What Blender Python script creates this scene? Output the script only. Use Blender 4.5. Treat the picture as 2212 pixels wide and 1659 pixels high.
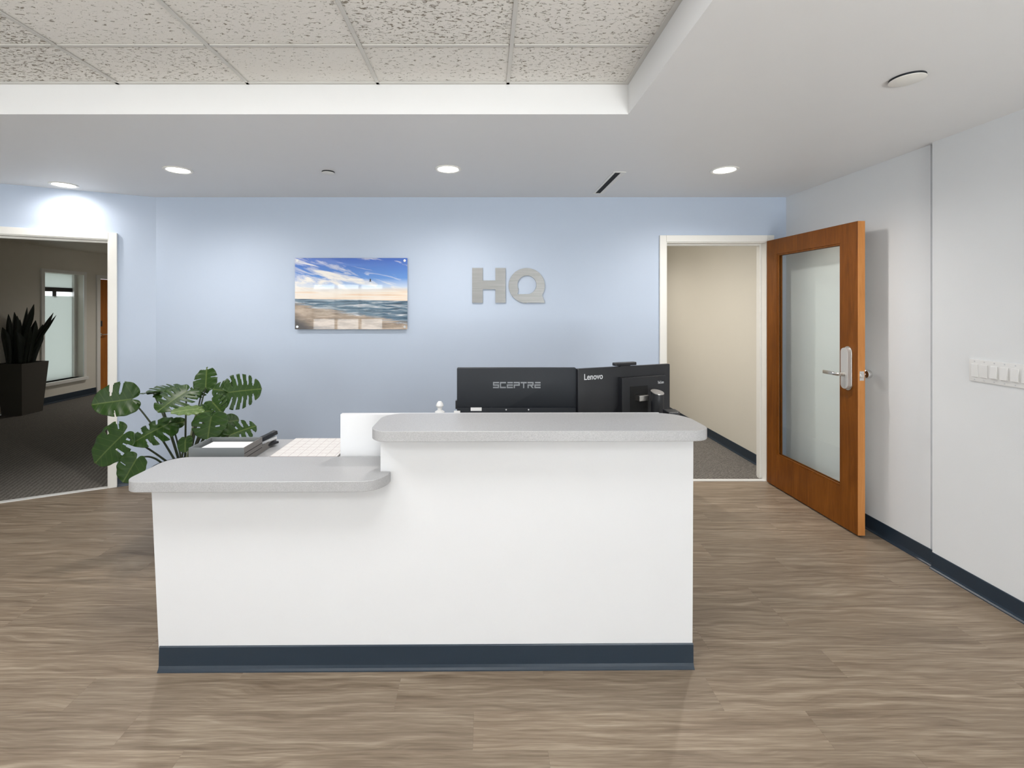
import bpy, bmesh, math, random
from mathutils import Vector, Matrix
for o in list(bpy.data.objects): bpy.data.objects.remove(o)
random.seed(7)
scn = bpy.context.scene
COL = scn.collection
W_, H_, F_ = 2212, 1659, 1000.0
PX, PY = 1050.0, 662.0           # vanishing point of the room's long axis, in pixels
E = 1.49                         # eye height
# ---------------------------------------------------------------- camera
cam = bpy.data.cameras.new('camera'); camo = bpy.data.objects.new('camera', cam); COL.objects.link(camo)
cam.sensor_width = 36; cam.sensor_fit = 'HORIZONTAL'; cam.lens = 36*F_/W_
cam.shift_x = (W_/2-PX)/W_; cam.shift_y = -(H_/2-PY)/W_
cam.clip_start = 0.02
camo.location = (0, 0, E); camo.rotation_euler = (math.pi/2, 0, 0)
scn.camera = camo
# ---------------------------------------------------------------- world, daylight, exposure
wd = bpy.data.worlds.new('sky'); scn.world = wd; wd.use_nodes = True
wd.node_tree.nodes['Background'].inputs[0].default_value = (0.92, 0.96, 1.0, 1)
wd.node_tree.nodes['Background'].inputs[1].default_value = 2.2
vs = scn.view_settings
vs.view_transform = 'Standard'; vs.look = 'None'; vs.gamma = 1; vs.use_curve_mapping = False
vs.exposure = 0.22
FY = -3.2                        # window wall behind the camera
WIN = [(-4.16, -2.45), (0.70, 2.41)]
def area(name, loc, rx, w, h, e, col):
    L = bpy.data.lights.new(name, 'AREA'); L.shape = 'RECTANGLE'; L.size = w; L.size_y = h; L.energy = e; L.color = col
    o = bpy.data.objects.new(name, L); COL.objects.link(o); o.location = loc; o.rotation_euler = (math.radians(rx), 0, 0)
for (a, b), k_ in zip(WIN, (0.72, 1.28)):
    w_ = (b-a)*k_
    area('window_daylight', ((a+b)/2, FY-0.16, 1.16), 90, b-a, 1.75, 40*w_, (0.93, 0.965, 1.0))          # sky light at the glass
    area('sunlit_ground_bounce', ((a+b)/2, FY-0.75, 0.05), 155, b-a, 0.9, 235*w_, (1.0, 0.98, 0.955))      # light thrown up by the pavement outside

# ---------------------------------------------------------------- geometry helpers
BY = 3.95                        # back wall
SOF = E+236/253.16               # soffit underside
TILEZ = 2.570
RX, RXN = 2.560, 2.538           # right wall far / near part
P0 = Vector((-2.816, BY, 0)); TH = math.radians(26.73)
U = Vector((-math.cos(TH), -math.sin(TH), 0))          # along the angled wall, to the left
N = Vector((-math.sin(TH), math.cos(TH), 0))           # into the hall
def PW(px, py, Y): return Vector(((px-PX)/F_*Y, Y, E-(py-PY)/F_*Y))
def ANG():   # angled wall frame: x along U, y into hall, z up
    m = Matrix.Identity(4)
    m.col[0][:3] = U; m.col[1][:3] = N; m.col[2][:3] = (0, 0, 1); m.col[3][:3] = P0
    return m
AM = ANG()

def add_box(bm, x0, x1, y0, y1, z0, z1, M=None, bev=0, seg=2):
    b = bmesh.new()
    vs_ = [b.verts.new(p) for p in [(x0,y0,z0),(x1,y0,z0),(x1,y1,z0),(x0,y1,z0),(x0,y0,z1),(x1,y0,z1),(x1,y1,z1),(x0,y1,z1)]]
    for f in [(0,3,2,1),(4,5,6,7),(0,1,5,4),(1,2,6,5),(2,3,7,6),(3,0,4,7)]: b.faces.new([vs_[i] for i in f])
    if bev: bmesh.ops.bevel(b, geom=b.edges[:], offset=bev, segments=seg, profile=0.6, affect='EDGES')
    merge(bm, b, M); return bm
def merge(bm, b, M=None):
    if M is not None: bmesh.ops.transform(b, matrix=M, verts=b.verts)
    me = bpy.data.meshes.new('t'); b.to_mesh(me); b.free(); bm.from_mesh(me); bpy.data.meshes.remove(me)
def box(*a, **k): return add_box(bmesh.new(), *a, **k)
def add_prism(bm, pts, z0, z1, M=None, bev=0, seg=2):
    b = bmesh.new()
    lo_ = [b.verts.new((p[0], p[1], z0)) for p in pts]; hi = [b.verts.new((p[0], p[1], z1)) for p in pts]
    b.faces.new(hi); b.faces.new(lo_[::-1]); n = len(pts)
    for i in range(n): b.faces.new((lo_[i], lo_[(i+1)%n], hi[(i+1)%n], hi[i]))
    bmesh.ops.recalc_face_normals(b, faces=b.faces)
    if bev:
        es = [e for e in b.edges if abs(e.verts[0].co.z-e.verts[1].co.z) < 1e-6]
        bmesh.ops.bevel(b, geom=es, offset=bev, segments=seg, profile=0.5, affect='EDGES')
    merge(bm, b, M); return bm
def prism(*a, **k): return add_prism(bmesh.new(), *a, **k)
def add_cyl(bm, r, z0, z1, M=None, n=32, r2=None, bev=0):
    b = bmesh.new(); r2 = r if r2 is None else r2
    lo_ = [b.verts.new((r*math.cos(2*math.pi*i/n), r*math.sin(2*math.pi*i/n), z0)) for i in range(n)]
    hi = [b.verts.new((r2*math.cos(2*math.pi*i/n), r2*math.sin(2*math.pi*i/n), z1)) for i in range(n)]
    b.faces.new(lo_[::-1]); b.faces.new(hi)
    for i in range(n): b.faces.new((lo_[i], lo_[(i+1)%n], hi[(i+1)%n], hi[i]))
    if bev:
        es = [e for e in b.edges if abs(e.verts[0].co.z-e.verts[1].co.z) < 1e-6]
        bmesh.ops.bevel(b, geom=es, offset=bev, segments=2, affect='EDGES')
    merge(bm, b, M); return bm
def cyl(*a, **k): return add_cyl(bmesh.new(), *a, **k)
def add_lathe(bm, prof, M=None, n=40):
    b = bmesh.new(); rings = []
    for r, z in prof:
        rings.append([b.verts.new((max(r, 1e-4)*math.cos(2*math.pi*i/n), max(r, 1e-4)*math.sin(2*math.pi*i/n), z)) for i in range(n)])
    for k in range(len(rings)-1):
        for i in range(n): b.faces.new((rings[k][i], rings[k][(i+1)%n], rings[k+1][(i+1)%n], rings[k+1][i]))
    bmesh.ops.remove_doubles(b, verts=b.verts, dist=2e-4)
    bmesh.ops.recalc_face_normals(b, faces=b.faces)
    merge(bm, b, M); return bm
def lathe(*a, **k): return add_lathe(bmesh.new(), *a, **k)
def add_tube(bm, pts, r, n=8, r2=None):
    pts = [Vector(p) for p in pts]; b = bmesh.new(); rings = []
    m = len(pts)
    for i, p in enumerate(pts):
        t = (pts[min(i+1, m-1)]-pts[max(i-1, 0)]).normalized()
        a = t.cross(Vector((0.13, 0.31, 0.94)))
        if a.length < 1e-3: a = t.cross(Vector((1, 0, 0)))
        a.normalize(); c = t.cross(a)
        rr = r if r2 is None else r+(r2-r)*i/(m-1)
        rings.append([b.verts.new(p+rr*(math.cos(2*math.pi*k/n)*a+math.sin(2*math.pi*k/n)*c)) for k in range(n)])
    for i in range(m-1):
        for k in range(n): b.faces.new((rings[i][k], rings[i][(k+1)%n], rings[i+1][(k+1)%n], rings[i+1][k]))
    b.faces.new(rings[0][::-1]); b.faces.new(rings[-1])
    bmesh.ops.recalc_face_normals(b, faces=b.faces)
    merge(bm, b); return bm
def tube(*a, **k): return add_tube(bmesh.new(), *a, **k)
def rrect(x0, x1, y0, y1, r, n=10):
    """rounded rectangle; r = (x0y0, x1y0, x1y1, x0y1) radii"""
    pts = []
    for (cx, cy, sx, sy, rr, a0) in [(x0, y0, 1, 1, r[0], 180), (x1, y0, -1, 1, r[1], 270), (x1, y1, -1, -1, r[2], 0), (x0, y1, 1, -1, r[3], 90)]:
        if rr <= 0: pts.append((cx, cy)); continue
        ox, oy = cx+sx*rr, cy+sy*rr
        for i in range(n+1):
            a = math.radians(a0+90*i/n); pts.append((ox+rr*math.cos(a), oy+rr*math.sin(a)))
    return pts
def link(name, bm, mat, parent=None, smooth=False, M=None):
    me = bpy.data.meshes.new(name); bm.to_mesh(me); bm.free()
    return linkm(name, me, mat, parent, smooth, M)
def linkm(name, me, mat, parent=None, smooth=False, M=None):
    o = bpy.data.objects.new(name, me); COL.objects.link(o)
    if mat is not None and len(me.materials) == 0: me.materials.append(mat)
    if parent is not None: o.parent = parent
    if M is not None: o.matrix_local = M
    if smooth:
        sa = 38 if smooth is True else smooth
        me.polygons.foreach_set('use_smooth', [True]*len(me.polygons))
        try: me.set_sharp_from_angle(angle=math.radians(sa))
        except Exception: pass
    return o
def tag(o, label=None, cat=None, group=None, kind=None):
    if label: o['label'] = label
    if cat: o['category'] = cat
    if group: o['group'] = group
    if kind: o['kind'] = kind
    return o
def thing(name, loc, label, cat, rotz=0, group=None, kind=None, M=None):
    o = bpy.data.objects.new(name, None); COL.objects.link(o); o.empty_display_size = 0.1
    if M is not None: o.matrix_world = M
    else: o.location = loc; o.rotation_euler = (0, 0, rotz)
    return tag(o, label, cat, group, kind)
def rot(ax, deg): return Matrix.Rotation(math.radians(deg), 4, ax)
def tr(*p): return Matrix.Translation(Vector(p))

# ---------------------------------------------------------------- materials
class NT:
    def __init__(s, name):
        s.m = bpy.data.materials.new(name); s.m.use_nodes = True; s.t = s.m.node_tree; s.n = s.t.nodes
        s.b = s.n['Principled BSDF']; s.out = s.n['Material Output']
    def node(s, typ, **kw):
        x = s.n.new(typ)
        for k, v in kw.items(): setattr(x, k, v)
        return x
    def l(s, a, b): s.t.links.new(a, b)
    def val(s, sock, v):
        if isinstance(v, bpy.types.NodeSocket): s.l(v, sock)
        else: sock.default_value = v
    def math(s, op, a, b=None, clamp=False):
        x = s.node('ShaderNodeMath', operation=op, use_clamp=clamp); s.val(x.inputs[0], a)
        if b is not None: s.val(x.inputs[1], b)
        return x.outputs[0]
    def coord(s, kind='Object'): return s.node('ShaderNodeTexCoord').outputs[kind]
    def mapping(s, vec, loc=(0,0,0), rot=(0,0,0), sc=(1,1,1)):
        x = s.node('ShaderNodeMapping'); s.l(vec, x.inputs[0]); s.val(x.inputs[1], loc); s.val(x.inputs[2], rot); s.val(x.inputs[3], sc); return x.outputs[0]
    def noise(s, vec, scale, detail=3, rough=0.5, dist=0):
        x = s.node('ShaderNodeTexNoise'); s.l(vec, x.inputs['Vector']); s.val(x.inputs['Scale'], scale); x.inputs['Detail'].default_value = detail
        x.inputs['Roughness'].default_value = rough; x.inputs['Distortion'].default_value = dist; return x.outputs['Fac']
    def ramp(s, fac, stops, interp='LINEAR'):
        x = s.node('ShaderNodeValToRGB'); s.l(fac, x.inputs[0]); cr = x.color_ramp; cr.interpolation = interp
        while len(cr.elements) < len(stops): cr.elements.new(0.5)
        for e, (p, c) in zip(cr.elements, stops): e.position = p; e.color = (*c, 1) if len(c) == 3 else c
        return x.outputs[0]
    def mix(s, fac, a, b, typ='MIX'):
        x = s.node('ShaderNodeMix', data_type='RGBA', blend_type=typ)
        s.val(x.inputs[0], fac)
        for sock, v in ((x.inputs[6], a), (x.inputs[7], b)):
            if isinstance(v, bpy.types.NodeSocket): s.l(v, sock)
            else: sock.default_value = (*v, 1)
        return x.outputs[2]
    def bump(s, h, strength=0.2, dist=0.002):
        x = s.node('ShaderNodeBump'); x.inputs['Strength'].default_value = strength; x.inputs['Distance'].default_value = dist
        s.l(h, x.inputs['Height']); s.l(x.outputs[0], s.b.inputs['Normal'])
    def set(s, **k):
        for a, v in k.items():
            a = {'color': 'Base Color', 'rough': 'Roughness', 'metal': 'Metallic', 'spec': 'Specular IOR Level', 'coat': 'Coat Weight', 'coatr': 'Coat Roughness', 'trans': 'Transmission Weight', 'ior': 'IOR', 'emit': 'Emission Color', 'emits': 'Emission Strength'}[a]
            if isinstance(v, tuple) and len(v) == 3: v = (*v, 1)
            s.val(s.b.inputs[a], v)
        return s.m
def plain(name, c, rough=0.5, metal=0, spec=0.5, bumps=0, bscale=200, vary=0.04):
    t = NT(name); co = t.coord()
    f = t.noise(co, 6.0, 2)
    c2 = tuple(max(0, x*(1-vary)) for x in c)
    t.set(color=t.mix(f, c, c2), rough=rough, metal=metal, spec=spec)
    if bumps: t.bump(t.noise(co, bscale, 2), bumps, 0.001)
    return t.m
M = {}
M['blue'] = plain('blue_wall_paint', (0.49, 0.57, 0.695), 0.55, bumps=0.25, bscale=260, vary=0.02)
M['white'] = plain('white_wall_paint', (0.80, 0.82, 0.835), 0.6, bumps=0.25, bscale=260, vary=0.02)
M['cream'] = plain('cream_wall_paint', (0.745, 0.71, 0.625), 0.6, bumps=0.25, bscale=260, vary=0.02)
M['soffit'] = plain('soffit_paint', (0.79, 0.795, 0.80), 0.5, bumps=0.2, bscale=240, vary=0.02)
M['trim'] = plain('white_trim_paint', (0.83, 0.82, 0.78), 0.35)
M['deskw'] = plain('white_desk_paint', (0.735, 0.74, 0.755), 0.5, bumps=0.15, bscale=300, vary=0.015)
M['rubber'] = plain('navy_rubber_base', (0.018, 0.032, 0.05), 0.32, bumps=0.15, bscale=300)
M['black'] = plain('black_plastic', (0.012, 0.013, 0.016), 0.42, bumps=0.1, bscale=900)
M['slate'] = plain('charcoal_monitor_plastic', (0.014, 0.017, 0.022), 0.5, spec=0.3, bumps=0.15, bscale=900)
M['dark'] = plain('dark_void', (0.004, 0.004, 0.004), 0.8)
M['silver'] = plain('silver_print', (0.62, 0.63, 0.65), 0.4)
M['greyprint'] = plain('grey_print', (0.20, 0.21, 0.225), 0.4)
M['nickel'] = plain('satin_nickel', (0.62, 0.60, 0.57), 0.28, metal=1)
M['lockbody'] = plain('brushed_lock_cover', (0.66, 0.65, 0.63), 0.5, metal=0.6)
M['chrome'] = plain('polished_steel', (0.75, 0.75, 0.75), 0.12, metal=1)
M['whitep'] = plain('white_plastic', (0.82, 0.82, 0.81), 0.35)
M['paper'] = plain('white_paper', (0.88, 0.88, 0.87), 0.7)
M['greyp'] = plain('grey_organizer_plastic', (0.17, 0.185, 0.19), 0.4)
M['brownp'] = plain('grey_brown_side_plastic', (0.16, 0.15, 0.14), 0.5)
M['pot'] = plain('black_pot', (0.015, 0.015, 0.017), 0.4)
M['planter'] = plain('dark_planter', (0.075, 0.068, 0.056), 0.6, bumps=0.3, bscale=120)
M['soil'] = plain('dark_soil', (0.03, 0.022, 0.015), 0.9, bumps=0.8, bscale=60)
M['stem'] = plain('plant_stem', (0.045, 0.06, 0.03), 0.45)
M['stemp'] = plain('pale_plant_stem', (0.30, 0.33, 0.22), 0.45)
M['gridbar'] = plain('ceiling_grid_metal', (0.62, 0.61, 0.58), 0.4)
M['strip'] = plain('white_threshold_metal', (0.80, 0.80, 0.78), 0.3)

def m_brushed():
    t = NT('brushed_aluminium'); co = t.mapping(t.coord(), sc=(4, 400, 400))
    n = t.noise(co, 1.0, 3)
    t.set(color=t.ramp(n, [(0.3, (0.20, 0.20, 0.196)), (0.7, (0.275, 0.275, 0.27))]), rough=0.40, metal=1)
    return t.m
M['brushed'] = m_brushed()
def m_laminate():
    t = NT('grey_speckled_laminate'); co = t.coord()
    n = t.noise(co, 420, 2); n2 = t.noise(co, 120, 2)
    c = t.ramp(n, [(0.35, (0.325, 0.325, 0.33)), (0.5, (0.385, 0.385, 0.39)), (0.68, (0.455, 0.455, 0.46))])
    c = t.mix(t.math('MULTIPLY', n2, 0.25), c, (0.50, 0.50, 0.52))
    t.set(color=c, rough=0.36)
    return t.m
M['lam'] = m_laminate()
def m_plank():
    t = NT('vinyl_wood_plank'); co = t.coord()
    rnd = t.node('ShaderNodeObjectInfo').outputs['Random']
    off = t.node('ShaderNodeCombineXYZ'); t.l(t.math('MULTIPLY', rnd, 37.0), off.inputs[0]); t.l(t.math('MULTIPLY', rnd, 91.0), off.inputs[1])
    add = t.node('ShaderNodeVectorMath', operation='ADD'); t.l(co, add.inputs[0]); t.l(off.outputs[0], add.inputs[1]); v = add.outputs[0]
    wob = t.noise(t.mapping(v, sc=(2.2, 7, 1)), 1.0, 2, 0.5)
    sep = t.node('ShaderNodeSeparateXYZ'); t.l(v, sep.inputs[0])
    y2 = t.math('ADD', sep.outputs[1], t.math('MULTIPLY', wob, 0.11))
    cv = t.node('ShaderNodeCombineXYZ'); t.l(t.math('MULTIPLY', sep.outputs[0], 1.3), cv.inputs[0]); t.l(t.math('MULTIPLY', y2, 38), cv.inputs[1])
    g = t.noise(cv.outputs[0], 1.0, 4, 0.6)
    fine = t.noise(t.mapping(v, sc=(5, 130, 1)), 1.0, 3, 0.65)
    patch = t.noise(t.mapping(v, sc=(1.1, 3, 1)), 1.0, 1)
    f = t.math('ADD', t.math('MULTIPLY', g, 0.56), t.math('MULTIPLY', fine, 0.44))
    c = t.ramp(f, [(0.32, (0.125, 0.086, 0.056)), (0.44, (0.208, 0.154, 0.106)), (0.52, (0.272, 0.210, 0.150)), (0.60, (0.362, 0.290, 0.214)), (0.70, (0.475, 0.40, 0.308))])
    c = t.mix(t.math('MULTIPLY', patch, 0.34), c, (0.225, 0.178, 0.132))
    br = t.math('ADD', 0.90, t.math('MULTIPLY', rnd, 0.2))
    hs = t.node('ShaderNodeHueSaturation'); t.l(br, hs.inputs['Value']); t.l(c, hs.inputs['Color'])
    t.set(color=hs.outputs[0], rough=0.42, spec=0.35)
    t.bump(fine, 0.12, 0.001)
    return t.m
M['plank'] = m_plank()
def m_tile():
    t = NT('fissured_ceiling_tile'); co = t.coord(); inf = t.node('ShaderNodeObjectInfo'); rnd = inf.outputs['Random']
    off = t.node('ShaderNodeCombineXYZ'); t.l(t.math('MULTIPLY', rnd, 53.0), off.inputs[0]); t.l(t.math('MULTIPLY', rnd, 17.0), off.inputs[1])
    rz = t.node('ShaderNodeCombineXYZ'); t.l(t.math('MULTIPLY', rnd, 6.28), rz.inputs[2])
    mp = t.node('ShaderNodeMapping'); t.l(co, mp.inputs[0]); t.l(off.outputs[0], mp.inputs[1]); t.l(rz.outputs[0], mp.inputs[2]); mp.inputs[3].default_value = (1.0, 2.1, 1)
    n = t.noise(mp.outputs[0], 46, 3.5, 0.62, 0.9)
    big = t.noise(co, 3.0, 1)
    rr = t.math('FRACT', t.math('MULTIPLY', rnd, 7.31))
    # threshold that varies tile by tile: some are lightly pricked, others heavily fissured
    th = t.math('ADD', 0.365, t.math('ADD', t.math('MULTIPLY', rr, 0.085), t.math('MULTIPLY', big, 0.02)))
    pit = t.math('MULTIPLY', t.math('SUBTRACT', th, n), 18, clamp=True)
    fine = t.noise(co, 300, 2)
    base = t.mix(fine, (0.74, 0.725, 0.69), (0.84, 0.825, 0.79))
    t.set(color=t.mix(t.math('MULTIPLY', pit, 0.85), base, (0.20, 0.165, 0.12)), rough=0.9, spec=0.1)
    t.bump(t.math('SUBTRACT', t.math('ADD', t.math('MULTIPLY', n, 0.6), t.math('MULTIPLY', fine, 0.15)), pit), 0.7, 0.004)
    return t.m
M['tile'] = m_tile()
def m_carpet(name, a, b):
    t = NT(name); co = t.coord()
    br = t.node('ShaderNodeTexWave', wave_type='BANDS', bands_direction='DIAGONAL'); t.l(t.mapping(co, rot=(0, 0, 0.35)), br.inputs[0])
    br.inputs['Scale'].default_value = 13; br.inputs['Distortion'].default_value = 5; br.inputs['Detail'].default_value = 3; br.inputs['Detail Scale'].default_value = 6
    n = t.noise(co, 140, 3)
    f = t.math('ADD', t.math('MULTIPLY', br.outputs['Fac'], 0.5), t.math('MULTIPLY', n, 0.5))
    t.set(color=t.mix(f, a, b), rough=0.95, spec=0.05); t.bump(f, 0.6, 0.004)
    return t.m
M['carpet'] = m_carpet('charcoal_carpet', (0.05, 0.046, 0.042), (0.30, 0.28, 0.255))
M['carpetd'] = m_carpet('dark_hall_carpet', (0.085, 0.08, 0.073), (0.26, 0.245, 0.22))
def m_wood(name, cs, sc=(14, 14, 1.1), rough=0.42):
    t = NT(name); co = t.coord()
    n = t.noise(t.mapping(co, sc=sc), 1.6, 4, 0.55, 1.2)
    n2 = t.noise(t.mapping(co, sc=tuple(x*6 for x in sc)), 1.5, 3, 0.6)
    blot = t.noise(co, 2.5, 2)
    f = t.math('ADD', t.math('MULTIPLY', n, 0.5), t.math('ADD', t.math('MULTIPLY', n2, 0.25), t.math('MULTIPLY', blot, 0.25)))
    t.set(color=t.ramp(f, [(0.30, cs[0]), (0.5, cs[1]), (0.70, cs[2])]), rough=rough, coat=0.03, coatr=0.25, spec=0.2)
    return t.m
M['doorw'] = m_wood('stained_cherry_wood', [(0.10, 0.027, 0.002), (0.172, 0.052, 0.004), (0.25, 0.082, 0.009)])
M['doorwh'] = m_wood('stained_cherry_wood_rail', [(0.10, 0.027, 0.002), (0.172, 0.052, 0.004), (0.25, 0.082, 0.009)], sc=(14, 1.1, 14))
M['dooredge'] = m_wood('lighter_door_edge_wood', [(0.47, 0.185, 0.05), (0.58, 0.245, 0.072), (0.66, 0.30, 0.10)])
M['halldoor'] = m_wood('orange_hall_door_wood', [(0.30, 0.09, 0.012), (0.40, 0.13, 0.02), (0.50, 0.18, 0.03)])
def m_glass(name, tint, refl=0.10, milk=0.0, milkc=(0.8, 0.85, 0.82)):
    t = NT(name); t.n.remove(t.b)
    tp = t.node('ShaderNodeBsdfTransparent'); tp.inputs[0].default_value = (*tint, 1)
    gl = t.node('ShaderNodeBsdfGlossy'); gl.inputs['Roughness'].default_value = 0.02
    lw = t.node('ShaderNodeLayerWeight'); lw.inputs[0].default_value = 0.5
    frs = t.math('ADD', 0.04, t.math('MULTIPLY', t.math('POWER', lw.outputs['Facing'], 5.0), 0.9))
    body = tp.outputs[0]
    if milk:
        tl = t.node('ShaderNodeBsdfTranslucent'); tl.inputs[0].default_value = (*milkc, 1)
        df = t.node('ShaderNodeBsdfDiffuse'); df.inputs[0].default_value = (*milkc, 1)
        m0 = t.node('ShaderNodeMixShader'); m0.inputs[0].default_value = 0.3; t.l(tl.outputs[0], m0.inputs[1]); t.l(df.outputs[0], m0.inputs[2])
        m1 = t.node('ShaderNodeMixShader'); m1.inputs[0].default_value = milk; t.l(tp.outputs[0], m1.inputs[1]); t.l(m0.outputs[0], m1.inputs[2]); body = m1.outputs[0]
    m2 = t.node('ShaderNodeMixShader'); t.l(frs, m2.inputs[0])
    t.l(body, m2.inputs[1]); t.l(gl.outputs[0], m2.inputs[2]); t.l(m2.outputs[0], t.out.inputs[0])
    return t.m
M['glass'] = m_glass('clear_door_glass', (0.965, 0.985, 0.975))
M['wglass'] = m_glass('window_glass', (0.97, 0.98, 0.98))
M['frost'] = m_glass('frosted_glass', (0.9, 0.95, 0.93), milk=0.8, milkc=(0.35, 0.36, 0.36))
M['frosth'] = m_glass('frosted_hall_glass', (0.9, 0.95, 0.93), milk=0.97, milkc=(0.60, 0.635, 0.605))
def m_emit(name, c, s):
    t = NT(name); t.set(color=(0.9, 0.9, 0.9), emit=c, emits=s); return t.m
M['panel'] = m_emit('lit_panel_lens', (1.0, 0.975, 0.94), 4)
M['lamp'] = m_emit('lit_lamp_lens', (1.0, 0.95, 0.90), 14)
def m_leaf(name, a, b, rib):
    t = NT(name); co = t.coord(); sep = t.node('ShaderNodeSeparateXYZ'); t.l(co, sep.inputs[0])
    ax = t.math('ABSOLUTE', sep.outputs[0])
    mid = t.math('SUBTRACT', 1.0, t.math('MULTIPLY', ax, 160), clamp=True)
    w = t.node('ShaderNodeTexWave', wave_type='BANDS', bands_direction='Y'); 
    cv = t.node('ShaderNodeCombineXYZ'); t.l(t.math('ADD', sep.outputs[1], t.math('MULTIPLY', ax, -0.45)), cv.inputs[1]); t.l(cv.outputs[0], w.inputs[0])
    w.inputs['Scale'].default_value = 9; w.inputs['Distortion'].default_value = 0.4
    vein = t.math('MULTIPLY', t.math('SUBTRACT', w.outputs['Fac'], 0.93), 10, clamp=True)
    n = t.noise(co, 14, 3)
    c = t.mix(n, a, b); c = t.mix(t.math('MULTIPLY', vein, 0.35), c, rib); c = t.mix(t.math('MULTIPLY', mid, 0.8), c, rib)
    t.set(color=c, rough=0.40, spec=0.28)
    return t.m
M['leaf'] = m_leaf('monstera_leaf', (0.009, 0.032, 0.003), (0.025, 0.066, 0.007), (0.10, 0.14, 0.035))
M['leafl'] = m_leaf('pale_monstera_leaf', (0.065, 0.12, 0.02), (0.11, 0.175, 0.038), (0.28, 0.34, 0.14))  # paler green than the other leaves, for one leaf in the centre
M['snake'] = plain('snake_plant_leaf', (0.02, 0.03, 0.016), 0.5, vary=0.5)
def m_print():
    """the beach photograph printed on the acrylic: object x 0..0.953, z 0..0.604"""
    t = NT('beach_print'); sep = t.node('ShaderNodeSeparateXYZ'); co = t.coord(); t.l(co, sep.inputs[0])
    u = t.math('DIVIDE', sep.outputs[0], 0.953); v = t.math('SUBTRACT', 1.0, t.math('DIVIDE', sep.outputs[2], 0.604))
    cv = t.node('ShaderNodeCombineXYZ'); t.l(u, cv.inputs[0]); t.l(v, cv.inputs[1]); uv = cv.outputs[0]
    sky = t.ramp(v, [(0.0, (0.03, 0.115, 0.50)), (0.28, (0.10, 0.27, 0.66)), (0.40, (0.50, 0.62, 0.80)), (0.47, (0.74, 0.68, 0.60)), (0.56, (0.74, 0.50, 0.34))])
    cl = t.noise(t.mapping(t.mapping(uv, rot=(0, 0, -0.42)), sc=(1.9, 7.0, 1), loc=(0.3, 1.95, 0)), 1.25, 7, 0.62, 0.9)
    lowc = t.ramp(v, [(0.0, (0, 0, 0)), (0.2, (0.0, 0.0, 0.0)), (0.36, (0.09, 0.09, 0.09)), (0.5, (0.0, 0.0, 0.0))])
    left = t.math('MULTIPLY', t.math('SUBTRACT', 0.50, u), 0.20)
    cf = t.math('ADD', t.math('ADD', cl, lowc), left)
    cm = t.ramp(cf, [(0.52, (0, 0, 0)), (0.68, (1, 1, 1))])
    sky = t.mix(cm, sky, (0.86, 0.83, 0.79))
    band = t.noise(t.mapping(uv, sc=(1.2, 26, 1)), 1.3, 4, 0.6, 0.4)
    peach = t.ramp(band, [(0.35, (0.78, 0.56, 0.38)), (0.5, (0.88, 0.80, 0.70)), (0.65, (0.80, 0.74, 0.70))])
    sky = t.mix(t.ramp(v, [(0.40, (0, 0, 0)), (0.50, (0.85, 0.85, 0.85))]), sky, peach)
    wv = t.noise(t.mapping(uv, sc=(2.6, 26, 1), loc=(0.2, 0.4, 0)), 1.5, 5, 0.62, 0.9)
    sea = t.ramp(wv, [(0.36, (0.018, 0.045, 0.075)), (0.48, (0.05, 0.125, 0.20)), (0.56, (0.20, 0.27, 0.33)), (0.66, (0.62, 0.63, 0.66))])
    sd = t.noise(t.mapping(uv, sc=(3, 9, 1)), 1.4, 5, 0.6)
    sand = t.ramp(sd, [(0.3, (0.13, 0.11, 0.10)), (0.46, (0.34, 0.265, 0.20)), (0.6, (0.52, 0.42, 0.335)), (0.75, (0.38, 0.35, 0.35))])
    shore = t.math('ADD', t.math('ADD', 0.625, t.math('MULTIPLY', u, 0.27)), t.math('MULTIPLY', t.math('SUBTRACT', wv, 0.5), 0.24))
    fs = t.math('MULTIPLY', t.math('SUBTRACT', v, shore), 30, clamp=True)
    low = t.mix(fs, sea, sand)
    dk = t.math('MULTIPLY', t.math('SUBTRACT', t.math('SUBTRACT', v, u), 0.72), 6, clamp=True)
    low = t.mix(dk, low, (0.07, 0.065, 0.065))
    hz = t.math('MULTIPLY', t.math('SUBTRACT', v, t.math('ADD', 0.565, t.math('MULTIPLY', u, 0.03))), 90, clamp=True)
    t.set(color=t.mix(hz, sky, low), rough=0.5, coat=0.95, coatr=0.012)
    t.b.inputs['Coat IOR'].default_value = 1.5
    return t.m
M['print'] = m_print()
def m_calendar():
    t = NT('calendar_print'); co = t.coord()
    n = t.noise(t.mapping(co, sc=(60, 90, 1)), 1.0, 3, 0.7)
    sepc = t.node('ShaderNodeSeparateXYZ'); t.l(co, sepc.inputs[0])
    br = t.node('ShaderNodeTexBrick', offset=0.0); t.l(co, br.inputs[0]); br.inputs['Scale'].default_value = 1; br.inputs['Mortar Size'].default_value = 0.0012
    br.inputs['Brick Width'].default_value = 0.045; br.inputs['Row Height'].default_value = 0.05
    br.inputs['Color1'].default_value = (0.72, 0.70, 0.685, 1); br.inputs['Color2'].default_value = (0.72, 0.70, 0.685, 1); br.inputs['Mortar'].default_value = (0.46, 0.40, 0.40, 1)
    c = t.mix(t.math('MULTIPLY', t.math('SUBTRACT', n, 0.58), 5, clamp=True), br.outputs[0], (0.42, 0.30, 0.30))
    t.set(color=c, rough=0.7); return t.m
M['calendar'] = m_calendar()

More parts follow.
